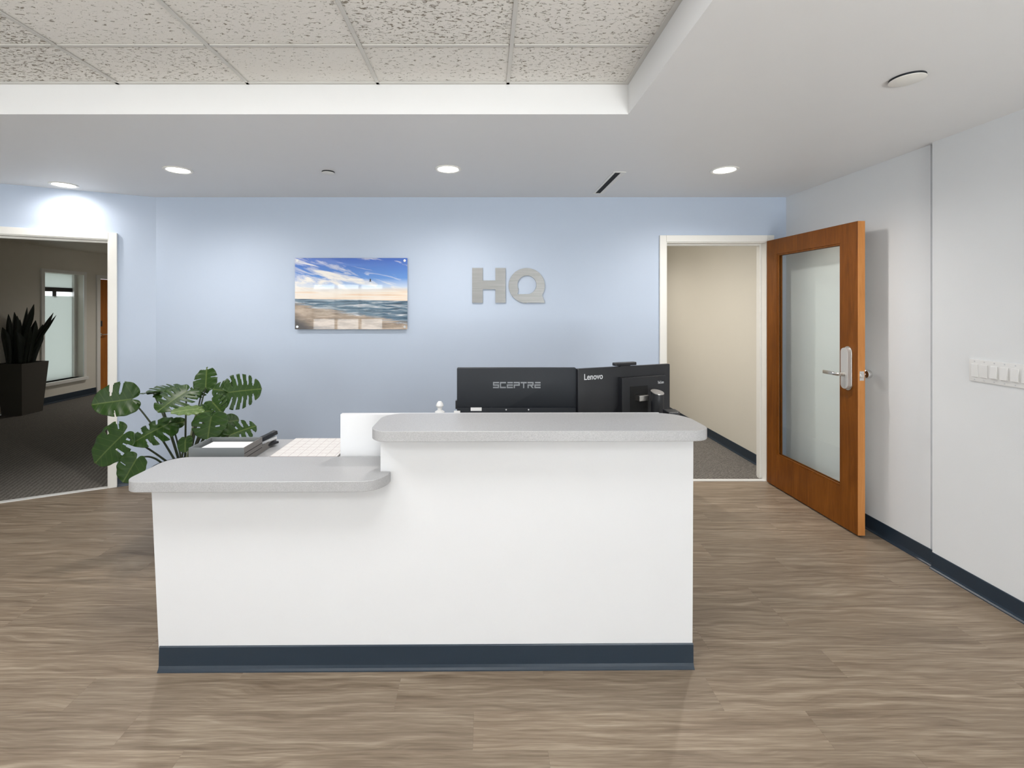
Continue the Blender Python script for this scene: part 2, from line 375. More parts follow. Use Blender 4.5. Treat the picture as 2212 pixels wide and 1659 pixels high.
# ================================================================= SETTING
# ---- floor: slab with every plank as a part
def clip(poly, p, n):            # keep side where (q-p).n <= 0
    out = []
    for i in range(len(poly)):
        a, b = poly[i], poly[(i+1) % len(poly)]
        da = (a[0]-p[0])*n[0]+(a[1]-p[1])*n[1]; db = (b[0]-p[0])*n[0]+(b[1]-p[1])*n[1]
        if da <= 0: out.append(a)
        if (da < 0 < db) or (db < 0 < da):
            t = da/(da-db); out.append((a[0]+t*(b[0]-a[0]), a[1]+t*(b[1]-a[1])))
    return out
LX = -4.602
room_poly = [(LX, FY), (RX, FY), (RX, BY), (P0.x, BY), (LX, 3.05)]
floor = link('floor', prism(room_poly, -0.12, -0.004), M['plank'])
tag(floor, 'grey-brown wood-look vinyl plank floor of the reception', 'floor', kind='structure')
PWD, PLN = 0.15, 1.22
full = box(-PLN/2+0.0001, PLN/2-0.0001, -PWD/2+0.0001, PWD/2-0.0001, -0.0035, 0, bev=0.0003, seg=1)
fullme = bpy.data.meshes.new('plank'); full.to_mesh(fullme); full.free(); fullme.materials.append(M['plank'])
y = 1.555-7*PWD; row = 0
while y < BY:
    x = LX-random.uniform(0.0, PLN) if row != 7 else (-0.045-4*PLN)
    while x < RX:
        cx, cy = x+PLN/2, y+PWD/2
        if x >= LX and x+PLN <= RX and y+PWD <= 3.0:
            o = linkm('plank', fullme, None, floor, M=tr(cx, cy, 0))
        else:
            g = 0.0001
            poly = [(x+g, y+g), (x+PLN-g, y+g), (x+PLN-g, y+PWD-g), (x+g, y+PWD-g)]
            for p, n in (((LX, 0), (-1, 0)), ((RX, 0), (1, 0)), ((0, BY), (0, 1)), ((P0.x, P0.y), (N.x, N.y))):
                if poly: poly = clip(poly, p, n)
            if len(poly) > 2:
                link('plank', prism([(a-cx, b-cy) for a, b in poly], -0.0035, 0), M['plank'], floor, M=tr(cx, cy, 0))
        x += PLN
    y += PWD; row += 1

# ---- ceiling: deck, soffit, tiles, grid
TX0, TX1, TY0, TY1 = -3.039, 0.690, -2.45, 2.2457
ceil = link('ceiling', prism(room_poly, 2.66, 2.72), M['soffit'])
tag(ceil, 'white soffit ceiling around a recessed field of fissured tiles', 'ceiling', kind='structure')
sb = bmesh.new()
for a in ((LX, TX0, FY, BY), (TX1, RX, FY, BY), (TX0, TX1, FY, TY0), (TX0, TX1, TY1, BY)):
    poly = clip([(a[0], a[2]), (a[1], a[2]), (a[1], a[3]), (a[0], a[3])], (P0.x, P0.y), (N.x, N.y))
    add_prism(sb, poly, SOF, 2.66)
link('soffit', sb, M['soffit'], ceil)
PT = 0.629
xs = [0.1055-PT*k for k in range(6)][::-1]; xs = [x for x in xs if x > TX0+0.05]
ys = [1.915-PT*k for k in range(8)]; ys = [q for q in ys if q > TY0+0.05][::-1]
xe = [TX0]+xs+[TX1]; ye = [TY0]+ys+[TY1]
PANELS = [(c, r) for c in (-1.467, -0.209) for r in (0.9715, -0.9155)]       # lit square ceiling panels above and behind the camera
for i in range(len(xe)-1):
    for j in range(len(ye)-1):
        if any(xe[i] < c < xe[i+1] and ye[j] < r < ye[j+1] for c, r in PANELS): continue
        w, d = xe[i+1]-xe[i], ye[j+1]-ye[j]
        link('ceiling_tile', box(-w/2+0.004, w/2-0.004, -d/2+0.004, d/2-0.004, 0, 0.018, bev=0.002, seg=1), M['tile'], ceil, M=tr((xe[i]+xe[i+1])/2, (ye[j]+ye[j+1])/2, TILEZ+0.003))
for x in xs: link('grid_bar', box(x-0.008, x+0.008, TY0, TY1, TILEZ-0.004, TILEZ+0.002, bev=0.001, seg=1), M['gridbar'], ceil)
for q in ys:
    for i in range(len(xe)-1):
        link('grid_bar', box(xe[i]+0.012, xe[i+1]-0.012, q-0.008, q+0.008, TILEZ-0.003, TILEZ+0.002, bev=0.001, seg=1), M['gridbar'], ceil)
for a in ((TX0, TX0+0.02, TY0, TY1), (TX1-0.02, TX1, TY0, TY1), (TX0+0.02, TX1-0.02, TY0, TY0+0.02), (TX0+0.02, TX1-0.02, TY1-0.02, TY1)):
    link('wall_angle', box(*a, TILEZ-0.004, TILEZ+0.002), M['gridbar'], ceil)

# ---- walls
TOPZ = 2.66
DX0, DX1, DZ = 1.527, 2.395, 2.043        # right door opening
b = box(P0.x, DX0-0.01, BY, BY+0.12, 0, TOPZ)
add_box(b, DX0-0.01, RX, BY, BY+0.12, DZ+0.01, TOPZ)
add_box(b, DX1+0.01, RX, BY, BY+0.12, 0, DZ+0.01)
tag(link('wall_back', b, M['blue']), 'light blue painted back wall carrying the picture and metal letters', 'wall', kind='structure')
LT0, LT1, LZ = 0.314, 1.235, 2.043        # left opening along the angled wall
b = box(0, LT0-0.01, 0, 0.12, 0, TOPZ, M=AM)
add_box(b, LT0-0.01, LT1+0.01, 0, 0.12, LZ+0.01, TOPZ, M=AM)
add_box(b, LT1+0.01, 2.0, 0, 0.12, 0, TOPZ, M=AM)
tag(link('wall_left', b, M['blue']), 'angled light blue wall with the doorway to the dark hall', 'wall', kind='structure')
tag(link('wall_far_left', box(LX-0.12, LX, FY, 3.05, 0, TOPZ), M['white']), 'white side wall left of the camera, outside the view', 'wall', kind='structure')
SY = 2.633
b = box(RX, RX+0.15, SY+0.034, 9.0, 0, TOPZ); add_box(b, RX+0.014, RX+0.15, SY, SY+0.034, 0, TOPZ); add_box(b, RXN, RX+0.15, FY, SY, 0, TOPZ, bev=0.0)
tag(link('wall_right', b, M['white']), 'white right wall with a slight vertical step beside the door', 'wall', kind='structure')
# window wall behind the camera
b = box(LX, RX, FY-0.14, FY, 0, 0.28); add_box(b, LX, RX, FY-0.14, FY, 2.05, TOPZ)
edges = [LX]+[q for w in WIN for q in w]+[RX]
for i in range(0, len(edges), 2): add_box(b, edges[i], edges[i+1], FY-0.14, FY, 0.28, 2.05)
tag(link('wall_front', b, M['white']), 'white window wall behind the camera', 'wall', kind='structure')
for k, (a, c) in enumerate(WIN):
    nb = 3; w = (c-a)/nb
    wt = thing('window_%d' % (k+2), ((a+c)/2, FY-0.07, 0.28), 'white framed window behind the camera, %s end of the wall' % ('left', 'right')[k], 'window', kind='structure')
    inv = tr(-(a+c)/2, -(FY-0.07), -0.28)
    fb = bmesh.new()
    for i in range(nb+1): add_box(fb, a+i*w-(0 if i == 0 else 0.033), a+i*w+(0 if i == nb else 0.033), FY-0.10, FY-0.02, 0.28, 2.05, M=inv)
    for z0, z1 in ((0.28, 0.32), (1.19, 1.235), (2.01, 2.05)):
        for i in range(nb): add_box(fb, a+i*w+0.033, a+(i+1)*w-0.033, FY-0.095, FY-0.03, z0, z1, M=inv)
    link('window_frame', fb, M['trim'], wt)
    for i in range(nb):
        link('pane', box(a+i*w+0.02, a+(i+1)*w-0.02, FY-0.066, FY-0.06, 0.31, 1.2, M=inv), M['wglass'], wt)
        link('frosted_pane', box(a+i*w+0.02, a+(i+1)*w-0.02, FY-0.066, FY-0.06, 1.22, 1.91, M=inv), M['frost'], wt)
        link('pane', box(a+i*w+0.02, a+(i+1)*w-0.02, FY-0.066, FY-0.06, 1.911, 2.02, M=inv), M['wglass'], wt)

# ---- dark hall on the left
HX = -6.67
hall = [(P0.x, BY), (LX, 3.05), (LX-0.0, 1.0), (HX, 1.0), (HX, 9.5), (P0.x, 9.5)]
HZ = 2.40
tag(link('floor_hall', prism([(p[0], p[1]) for p in hall], -0.12, -0.001), M['carpetd']), 'dark patterned carpet in the unlit hall', 'floor', kind='structure')
tag(link('ceiling_hall', prism([(P0.x+U.x*0+N.x*0.12, BY+N.y*0.12)]+[(P0.x+U.x*2+N.x*0.12, BY+U.y*2+N.y*0.12), (LX-0.12, 1.0), (HX, 1.0), (HX, 9.5), (P0.x, 9.5)], HZ, HZ+0.06), M['cream']), 'cream ceiling of the unlit hall', 'ceiling', kind='structure')
WY0, WY1, WZ0, WZ1 = 6.98, 7.66, 0.33, 2.01     # hall window opening
HDY0, HDY1, HDZ = 7.95, 8.87, 2.0                # hall door
b = box(HX-0.22, HX, 1.0, WY0, 0, HZ); add_box(b, HX-0.22, HX, WY1, HDY0, 0, HZ); add_box(b, HX-0.22, HX, HDY1, 9.5, 0, HZ)
add_box(b, HX-0.22, HX, WY0, WY1, 0, WZ0); add_box(b, HX-0.22, HX, WY0, WY1, WZ1, HZ); add_box(b, HX-0.22, HX, HDY0, HDY1, HDZ, HZ)
tag(link('wall_hall_left', b, M['cream']), 'cream wall of the dark hall with a tall frosted window', 'wall', kind='structure')
tag(link('wall_hall_back', box(HX, P0.x, 9.5, 9.6, 0, HZ), M['cream']), 'cream end wall of the dark hall', 'wall', kind='structure')
tag(link('wall_hall_front', box(HX, LX-0.12, 0.9, 1.0, 0, HZ), M['cream']), 'cream near end wall of the dark hall', 'wall', kind='structure')
tag(link('wall_hall_right', box(P0.x, P0.x+0.1, BY+0.12, 9.5, 0, HZ), M['cream']), 'cream inner side wall of the dark hall', 'wall', kind='structure')
wt = thing('window_1', (HX-0.1, (WY0+WY1)/2, WZ0), 'tall narrow frosted window in the dark hall, beside the planter', 'window', kind='structure')
inv = tr(HX-0.1, (WY0+WY1)/2, WZ0).inverted()
fb = bmesh.new()
for (y0, y1, z0, z1) in ((WY0-0.05, WY0, WZ0-0.05, WZ1+0.05), (WY1, WY1+0.05, WZ0-0.05, WZ1+0.05), (WY0, WY1, WZ1, WZ1+0.05)):
    add_box(fb, HX, HX+0.02, y0, y1, z0, z1, M=inv)
link('window_frame', fb, M['trim'], wt)
link('window_sill', box(HX-0.2, HX+0.05, WY0-0.06, WY1+0.06, WZ0-0.05, WZ0, M=inv, bev=0.006), M['trim'], wt)
fb = bmesh.new()
add_box(fb, HX-0.16, HX-0.1, WY0, WY0+0.04, WZ0, WZ1, M=inv); add_box(fb, HX-0.16, HX-0.1, WY1-0.05, WY1, WZ0, WZ1, M=inv)
link('sash', fb, M['trim'], wt)
link('frosted_pane', box(HX-0.14, HX-0.134, WY0+0.04, WY1-0.05, WZ0, 1.655, M=inv), M['frosth'], wt)
link('pane', box(HX-0.14, HX-0.134, WY0+0.04, WY1-0.05, 1.656, 1.725, M=inv), M['wglass'], wt)
link('frosted_pane', box(HX-0.14, HX-0.134, WY0+0.04, WY1-0.05, 1.79, WZ1, M=inv), M['frosth'], wt)
link('dark_rail', box(HX-0.15, HX-0.13, WY0+0.04, WY1-0.05, 1.725, 1.79, M=inv), M['black'], wt)
link('mullion', box(HX-0.152, HX-0.142, WY0+0.30, WY0+0.36, 1.64, 1.73, M=inv), M['slate'], wt)
dt = thing('door_2', (HX-0.05, HDY0, 0), 'orange-brown wooden door at the end of the dark hall', 'door', kind='structure')
link('door_leaf', box(-0.04, 0.0, 0.035, HDY1-HDY0-0.035, 0.01, HDZ-0.035, bev=0.002), M['halldoor'], dt)
fb = bmesh.new(); add_box(fb, -0.05, 0.07, -0.035, 0.035, 0, HDZ+0.03); add_box(fb, -0.05, 0.07, HDY1-HDY0-0.035, HDY1-HDY0+0.035, 0, HDZ+0.03); add_box(fb, -0.05, 0.07, 0.035, HDY1-HDY0-0.035, HDZ-0.03, HDZ+0.03)
link('door_frame', fb, M['trim'], dt)
hd = link('door_handle', cyl(0.028, 0, 0.012, M=tr(0.0, 0.105, 1.0) @ rot('Y', 90)), M['nickel'], dt, smooth=True)
link('lever', tube([(0.01, 0.105, 1.0), (0.05, 0.105, 1.0), (0.055, 0.12, 1.0), (0.055, 0.22, 1.0)], 0.009), M['nickel'], hd, smooth=True)
link('card_reader', box(0.0, 0.025, 0.07, 0.13, 1.14, 1.24, bev=0.006), M['black'], dt)

# ---- corridor behind the right door
CX0 = 1.0
tag(link('floor_corridor', box(CX0, RX, BY, 9.0, -0.12, -0.001), M['carpet']), 'charcoal patterned carpet of the corridor behind the open door', 'floor', kind='structure')
tag(link('ceiling_corridor', box(CX0, RX, BY+0.12, 9.0, 2.5, 2.56), M['soffit']), 'ceiling of the corridor behind the open door', 'ceiling', kind='structure')
b = box(RX-0.012, RX, BY+0.12, 9.0, 0, 2.5)
tag(link('wall_corridor_right', b, M['cream']), 'cream corridor wall seen through the open doorway', 'wall', kind='structure')
tag(link('wall_corridor_left', box(CX0-0.1, CX0, BY+0.12, 9.0, 0, 2.5), M['cream']), 'cream left corridor wall hidden behind the blue wall', 'wall', kind='structure')
tag(link('wall_corridor_back', box(CX0, RX, 9.0, 9.1, 0, 2.5), M['cream']), 'cream end wall of the corridor', 'wall', kind='structure')

# ---- door frames (trim), thresholds, baseboards
def frame(name, x0, x1, zt, Mx, label, facew=0.052):
    t = thing(name, None, label, 'door frame', kind='structure', M=Mx)
    # reveals lining the opening
    for (nm, a, c, z0, z1) in (('jamb', x0-0.012, x0+0.012, 0, zt+0.012), ('jamb', x1-0.012, x1+0.012, 0, zt+0.012), ('head', x0+0.012, x1-0.012, zt-0.012, zt+0.012)):
        link(nm, box(a, c, -0.012, 0.132, z0, z1, bev=0.0015), M['trim'], t)
    for (nm, a, c, z0, z1) in (('casing', x0-facew, x0+0.004, 0, zt+facew), ('casing', x1-0.004, x1+facew, 0, zt+facew), ('casing', x0+0.004, x1-0.004, zt-0.004, zt+facew)):
        link(nm, box(a, c, -0.022, -0.0005, z0, z1, bev=0.004), M['trim'], t)
    for (a, c, z0, z1) in ((x0+0.012, x0+0.026, 0, zt-0.012), (x1-0.026, x1-0.012, 0, zt-0.012), (x0+0.026, x1-0.026, zt-0.026, zt-0.012)):
        link('door_stop', box(a, c, 0.06, 0.10, z0, z1), M['trim'], t)
    return t
frame('trim_1', LT0, LT1, LZ, AM, 'white door frame of the left doorway to the dark hall')
frame('trim_2', DX0, DX1, DZ, tr(0, BY, 0), 'white door frame around the right doorway')
tag(link('trim_3', box(LT0+0.012, LT1-0.012, -0.012, 0.03, -0.002, 0.006, M=AM, bev=0.002), M['strip']), 'pale threshold strip between planks and hall carpet', 'threshold', kind='structure')
tag(link('trim_4', box(DX0+0.012, DX1-0.012, BY-0.005, BY+0.035, -0.002, 0.006, bev=0.002), M['strip']), 'pale threshold strip in the right doorway', 'threshold', kind='structure')
BBP = [(0, 0.0), (0.018, 0.0), (0.017, 0.004), (0.010, 0.010), (0.0065, 0.02), (0.005, 0.09), (0.003, 0.094), (0, 0.094)]
def baseboard(name, p, q, nrm, label, h=0.094):
    p, q, nrm = Vector((*p, 0)), Vector((*q, 0)), Vector((*nrm, 0)).normalized()
    b = bmesh.new(); rings = []
    for e in (p, q): rings.append([b.verts.new(e+nrm*a+Vector((0, 0, z*h/0.094))) for a, z in BBP])
    n = len(BBP)
    for i in range(n): b.faces.new((rings[0][i], rings[0][(i+1) % n], rings[1][(i+1) % n], rings[1][i]))
    b.faces.new(rings[0]); b.faces.new(rings[1][::-1]); bmesh.ops.recalc_face_normals(b, faces=b.faces)
    return tag(link(name, b, M['rubber']), label, 'baseboard', kind='structure')
baseboard('baseboard_back', (P0.x, BY), (DX0-0.053, BY), (0, -1), 'navy rubber baseboard along the blue back wall')
a_, c_ = P0, P0+U*(LT0-0.053); baseboard('baseboard_left', (a_.x, a_.y), (c_.x, c_.y), (-N.x, -N.y), 'short navy rubber baseboard beside the left door frame')
baseboard('baseboard_right', (RX, BY), (RX, SY), (-1, 0), 'navy rubber baseboard of the right wall behind the open door')
baseboard('baseboard_right_near', (RXN, SY), (RXN, FY), (-1, 0), 'navy rubber baseboard of the right wall on its nearer stretch')
baseboard('baseboard_corridor', (RX-0.012, BY+0.14), (RX-0.012, 9.0), (-1, 0), 'dark rubber baseboard of the corridor wall')
baseboard('baseboard_hall', (HX, 6.75), (HX, HDY0-0.04), (1, 0), 'black baseboard under the frosted hall window', h=0.11)

# ================================================================= OBJECTS
# ---- reception desk
DO = Vector((-0.24, 1.892, 0)); DR = 0.0077
desk = thing('reception_desk', DO, 'white two-level reception desk with grey laminate counters and navy base', 'reception desk', rotz=DR)
def dx(X): return X-DO.x
def dy(Y): return Y-DO.y
yf = dy(1.905)
ZL, ZLb, ZU, ZUb = 0.812, 0.771, 1.0056, 0.964
# front panel: outline in x-z, extruded back
def xzprism(pts, y0, y1, bev=0):
    return prism([(p[0], -p[1]) for p in pts], y0, y1, M=Matrix(((1,0,0,0),(0,0,1,0),(0,-1,0,0),(0,0,0,1))))
link('front_panel', xzprism([(dx(-1.337), 0.0), (dx(0.853), 0.0), (dx(0.857), ZUb), (dx(-0.434), ZUb), (dx(-0.434), ZLb), (dx(-1.372), ZLb)], yf, yf+0.12), M['deskw'], desk)
link('riser_panel', box(dx(-0.66), dx(0.80), dy(2.105), dy(2.135), 0.0, 1.0, bev=0.0015), M['deskw'], desk)
wtab = thing('work_table', DO, 'grey-topped work table tucked behind the reception desk', 'table', rotz=DR)
link('end_panel', box(dx(-1.335), dx(-1.305), dy(2.137), dy(2.56), 0, 0.73), M['deskw'], wtab)
link('end_panel', box(dx(0.82), dx(0.85), dy(2.137), dy(2.56), 0, 0.73), M['deskw'], wtab)
link('work_surface', box(dx(-1.40), dx(0.90), dy(2.137), dy(2.565), 0.73, 0.757, bev=0.003), M['lam'], wtab)
lo_pts = [(dx(-1.411)+0.0, dy(1.794)), ]
lo_pts = rrect(dx(-1.411), dx(-0.393), dy(1.796), dy(1.9045), (0.075, 0.105, 0, 0))
# the counter runs back past the raised wall on its left
pts = [p for p in lo_pts]
pts = rrect(dx(-1.411), dx(-0.393), dy(1.796), dy(2.095), (0.06, 0.10, 0, 0.09), 14)
i_ = [k for k, p in enumerate(pts) if abs(p[0]-dx(-0.393)) < 1e-6 and abs(p[1]-dy(2.095)) < 1e-6][0]
pts[i_:i_+1] = [(dx(-0.393), yf-0.0005), (dx(-0.4345), yf-0.0005), (dx(-0.4345), dy(2.095))]
link('lower_counter', prism(pts, ZLb, ZL, bev=0.0018, seg=1), M['lam'], desk, smooth=15)
link('upper_counter', prism(rrect(dx(-0.458), dx(0.889), dy(1.796), dy(2.102), (0.075, 0.075, 0.13, 0.10), 14), ZUb, ZU, bev=0.0018, seg=1), M['lam'], desk, smooth=15)
b = bmesh.new(); rings = []
for X in (dx(-1.337), dx(0.855)): rings.append([b.verts.new((X, yf-a*0.9, z*1.06)) for a, z in BBP])
n = len(BBP)
for i in range(n): b.faces.new((rings[0][i], rings[0][(i+1) % n], rings[1][(i+1) % n], rings[1][i]))
b.faces.new(rings[0]); b.faces.new(rings[1][::-1]); bmesh.ops.recalc_face_normals(b, faces=b.faces)
link('base_strip', b, M['rubber'], desk)

# ---- right door leaf
dleaf = thing('door_1', (2.372, 3.912, 0.012), 'open stained wooden door with a full-height glass panel', 'door', kind='structure', M=None)
DW, DT, DH = 0.93, 0.045, 2.03
ang = math.atan2(-(3.912-2.978), 2.398-2.372)
dleaf.rotation_euler = (0, 0, ang)       # local x runs from hinge to lock edge, local +y = towards right wall
GX0, GX1, GZ0, GZ1 = 0.128, 0.785, 0.262, 1.905
link('hinge_stile', box(0, GX0, 0, DT, 0, DH, bev=0.0015), M['doorw'], dleaf)
link('lock_stile', box(GX1, DW-0.004, 0, DT, 0, DH, bev=0.0015), M['doorw'], dleaf)
link('door_edge', box(DW-0.004, DW, 0.0005, DT-0.0005, 0.001, DH-0.001), M['dooredge'], dleaf)
link('top_rail', box(GX0, GX1, 0.0003, DT-0.0003, GZ1, DH), M['doorw'], dleaf)
link('bottom_rail', box(GX0, GX1, 0.0003, DT-0.0003, 0, GZ0), M['doorw'], dleaf)
for s in (0.004, DT-0.014):
    for (a, c, z0, z1) in ((GX0, GX0+0.012, GZ0, GZ1), (GX1-0.012, GX1, GZ0, GZ1), (GX0+0.012, GX1-0.012, GZ0, GZ0+0.012), (GX0+0.012, GX1-0.012, GZ1-0.012, GZ1)):
        link('glazing_bead', box(a, c, s, s+0.010, z0, z1, bev=0.002), M['doorw'], dleaf)
link('glass_pane', box(GX0+0.003, GX1-0.003, 0.0195, 0.0255, GZ0+0.003, GZ1-0.003), M['glass'], dleaf)
# lock set: long escutcheon with lever on the room side, knob on the wall side, latch in the edge
HZc = 1.03
FRM = Matrix(((1,0,0,0),(0,0,-1,0),(0,1,0,0),(0,0,0,1)))       # maps prism z (depth) to -y
esc = link('escutcheon', prism(rrect(0.818, 0.884, HZc-0.105, HZc+0.185, (0.033, 0.033, 0.033, 0.033)), 0.0, 0.006, M=FRM, bev=0.001), M['nickel'], dleaf)
link('lock_body', prism(rrect(0.822, 0.880, HZc-0.095, HZc+0.175, (0.028,)*4), 0.006, 0.030, M=FRM, bev=0.0012), M['lockbody'], esc)
link('lever_handle', add_tube(add_tube(bmesh.new(), [(0.851, -0.02, HZc), (0.851, -0.062, HZc)], 0.011, 14), [(0.851, -0.062, HZc), (0.84, -0.070, HZc), (0.815, -0.072, HZc)], 0.011, 12), M['nickel'], dleaf, smooth=True)
link('lever_blade', box(0.725, 0.818, -0.078, -0.066, HZc-0.011, HZc+0.013, bev=0.003), M['nickel'], dleaf, smooth=True)
rs = link('wall_side_rose', cyl(0.033, 0, 0.010, M=tr(0.851, DT, HZc) @ rot('X', -90), bev=0.002), M['nickel'], dleaf, smooth=True)
link('wall_side_knob', lathe([(0.0, 0.0), (0.009, 0.0), (0.009, 0.045), (0.012, 0.052), (0.026, 0.060), (0.030, 0.072), (0.028, 0.084), (0.0, 0.088)], M=tr(0.851, DT+0.010, HZc) @ rot('X', -90)), M['chrome'], rs, smooth=True)
lp = link('latch_plate', box(DW, DW+0.0015, 0.008, 0.037, HZc-0.030, HZc+0.030), M['chrome'], dleaf)
link('latch_bolt', box(DW+0.0015, DW+0.014, 0.015, 0.030, HZc-0.013, HZc+0.013, bev=0.003), M['nickel'], lp)
for z in (0.22, 1.05, 1.82):
    link('hinge', cyl(0.007, z-0.05, z+0.05, M=tr(-0.006, DT+0.004, 0), n=12), M['nickel'], dleaf, smooth=True)

# ---- picture panel
PXL, PZT = (640-PX)/F_*BY, E+(PY-559)/F_*BY
pic = thing('picture_panel', (-1.620, BY-0.028, 1.296), 'glossy acrylic beach photograph on metal standoffs, mounted on the blue wall', 'picture')
link('print_panel', box(0, 0.953, 0, 0.008, 0, 0.604, bev=0.001, seg=1), M['print'], pic)
for (x, z) in ((0.022, 0.022), (0.931, 0.022), (0.022, 0.582), (0.931, 0.582)):
    s_ = link('standoff', cyl(0.0085, 0.008, 0.028, M=tr(x, 0, z) @ rot('X', -90), n=16), M['chrome'], pic, smooth=True)
    link('standoff_cap', cyl(0.011, 0.0, 0.006, M=tr(x, 0, z) @ rot('X', 90), n=20, bev=0.001), M['chrome'], s_, smooth=True)
bm = bmesh.new()
pv = [bm.verts.new((0.638+a*0.011, -0.0008, 0.415+c*0.011)) for a, c in ((-1.3, -1.3), (-0.2, -0.9), (1.2, -1.1), (0.5, -0.5), (0.7, 0.6), (0.1, 1.5), (-0.4, 0.6), (-0.3, -0.5))]
bm.faces.new(pv); link('bird_print', bm, M['black'], pic)

# ---- metal letters
def curve_mesh(name, loops, depth):
    cu = bpy.data.curves.new(name, 'CURVE'); cu.dimensions = '2D'; cu.fill_mode = 'BOTH'; cu.extrude = depth/2
    for lp_ in loops:
        sp = cu.splines.new('POLY'); sp.points.add(len(lp_)-1); sp.use_cyclic_u = True
        for pnt, q in zip(sp.points, lp_): pnt.co = (q[0], q[1], 0, 1)
    o = bpy.data.objects.new('tmp', cu); COL.objects.link(o)
    bpy.context.view_layer.update()
    me = bpy.data.meshes.new_from_object(o.evaluated_get(bpy.context.evaluated_depsgraph_get())); me.name = name
    bpy.data.objects.remove(o); bpy.data.curves.remove(cu)
    return me
STAND = Matrix(((1,0,0,0),(0,0,1,0),(0,1,0,0),(0,0,0,1))) @ Matrix.Scale(-1, 4, (0, 0, 1))
def sx(px): return (px-PX)/F_*BY
def sz(py): return E-(py-PY)/F_*BY
k = BY/F_
Hs = [(1020, 579), (1043, 579), (1043, 606), (1070, 606), (1070, 579), (1092, 579), (1092, 654), (1070, 654), (1070, 625), (1043, 625), (1043, 654), (1020, 654)]
def letter(loops, label):
    x0 = loops[0][0][0]
    me = curve_mesh('sign_letter', [[((p[0]-x0)*k, (654-p[1])*k) for p in lp_] for lp_ in loops], 0.012)
    me.transform(Matrix(((1,0,0,0),(0,0,-1,0),(0,1,0,0),(0,0,0,1))))
    o = linkm('sign_letter', me, M['brushed'], M=tr(sx(x0), BY-0.0075, sz(654)))
    return tag(o, label, 'sign letter', 'metal letters on the blue wall')
letter([Hs], 'brushed metal letter H mounted on the blue wall')
cxq, cyq = 1137.5, 617
outer = [(1176.5, 654), (1137, 654)]
for i in range(0, 56):
    a = math.radians(90+ i*(360-58)/55.0); outer.append((cxq+39*math.cos(a), cyq+37.8*math.sin(a)))
cxi, cyi = 1138, 615.5
inner = [(1117.5, 635.5), (1137, 635.5)]
for i in range(0, 40):
    a = math.radians(88 - i*(360-66)/39.0); inner.append((cxi+20.5*math.cos(a), cyi+20*math.sin(a)))
letter([outer, inner], 'brushed metal letter Q shaped like a speech bubble on the blue wall')

# ---- recessed lights
def downlight(px, py, label, energy, cone=160, Z=SOF, pos=None, on=True):
    Y = (Z-E)*F_/(PY-py) if pos is None else pos[1]
    X = (px-PX)/F_*Y if pos is None else pos[0]
    t = thing('recessed_light', (X, Y, Z), label, 'ceiling light', group='recessed downlights in the soffit')
    link('trim_ring', lathe([(0.072, -0.0005), (0.090, -0.0005), (0.090, -0.004), (0.086, -0.007), (0.074, -0.006), (0.068, -0.002), (0.072, -0.0005)]), M['trim'], t, smooth=True)
    link('lens', lathe([(0.0, -0.006), (0.05, -0.0055), (0.0705, -0.003), (0.0705, -0.001), (0, -0.001)]), M['lamp'], t, smooth=True)
    L = bpy.data.lights.new('lamp_light', 'SPOT'); L.energy = energy; L.spot_size = math.radians(cone); L.spot_blend = 1.0; L.shadow_soft_size = 0.04; L.color = (1.0, 0.95, 0.90)
    lo = bpy.data.objects.new('lamp_light', L); COL.objects.link(lo); lo.parent = t; lo.location = (0, 0, -0.03)
    return t
LE = 43
downlight(385, 367, 'lit recessed round ceiling light above the monstera plant', LE)
downlight(968, 365, 'lit recessed round ceiling light above the picture and metal letters', LE)
downlight(1565, 367, 'lit recessed round ceiling light in front of the right doorway', LE)
downlight(138, 399, 'lit recessed round ceiling light close to the angled wall, leftmost', LE*0.30, cone=179)
t = downlight(0, 0, 'recessed round ceiling light in the corridor beyond the open door', 58, Z=2.5, pos=(1.45, 6.2)); t['group'] = 'lights beyond the doorways'
t['group'] = 'lights beyond the doorways'
t = downlight(0, 0, 'added fill light just inside the corridor behind the blue wall, out of view', 62, Z=2.5, pos=(1.35, 4.75))  # extra unseen lamp, added to brighten the corridor wall more evenly
t['group'] = 'lights beyond the doorways'
t = downlight(0, 0, 'added fill light at the far end of the dark hall, out of view', 85, Z=HZ, pos=(-4.9, 8.3)); t['group'] = 'lights beyond the doorways'  # unseen lamp added to lift the hall wall and carpet

# ---- square panel lights in the tile field, out of view above the camera
for n_, (c, r) in enumerate(PANELS):
    t = thing('panel_light', (c, r, TILEZ), 'lit square ceiling panel light among the tiles, %s the camera and towards the %s' % ('ahead of' if r > 0 else 'behind', 'left' if c < -1 else 'middle'), 'ceiling light', group='square panel lights in the tile field')
    h_ = PT/2-0.012
    for (a, b_, y0, y1) in ((-h_, h_, -h_, -h_+0.02), (-h_, h_, h_-0.02, h_), (-h_, -h_+0.02, -h_+0.02, h_-0.02), (h_-0.02, h_, -h_+0.02, h_-0.02)):
        link('panel_frame', box(a, b_, y0, y1, 0.0, 0.012), M['trim'], t)
    link('panel_lens', box(-h_+0.02, h_-0.02, -h_+0.02, h_-0.02, 0.004, 0.010), M['panel'], t)
    L = bpy.data.lights.new('panel_lamp', 'AREA'); L.shape = 'SQUARE'; L.size = 2*h_-0.05; L.energy = 10; L.color = (0.97, 0.985, 1.0)
    lo = bpy.data.objects.new('panel_lamp', L); COL.objects.link(lo); lo.parent = t; lo.location = (0, 0, -0.004)
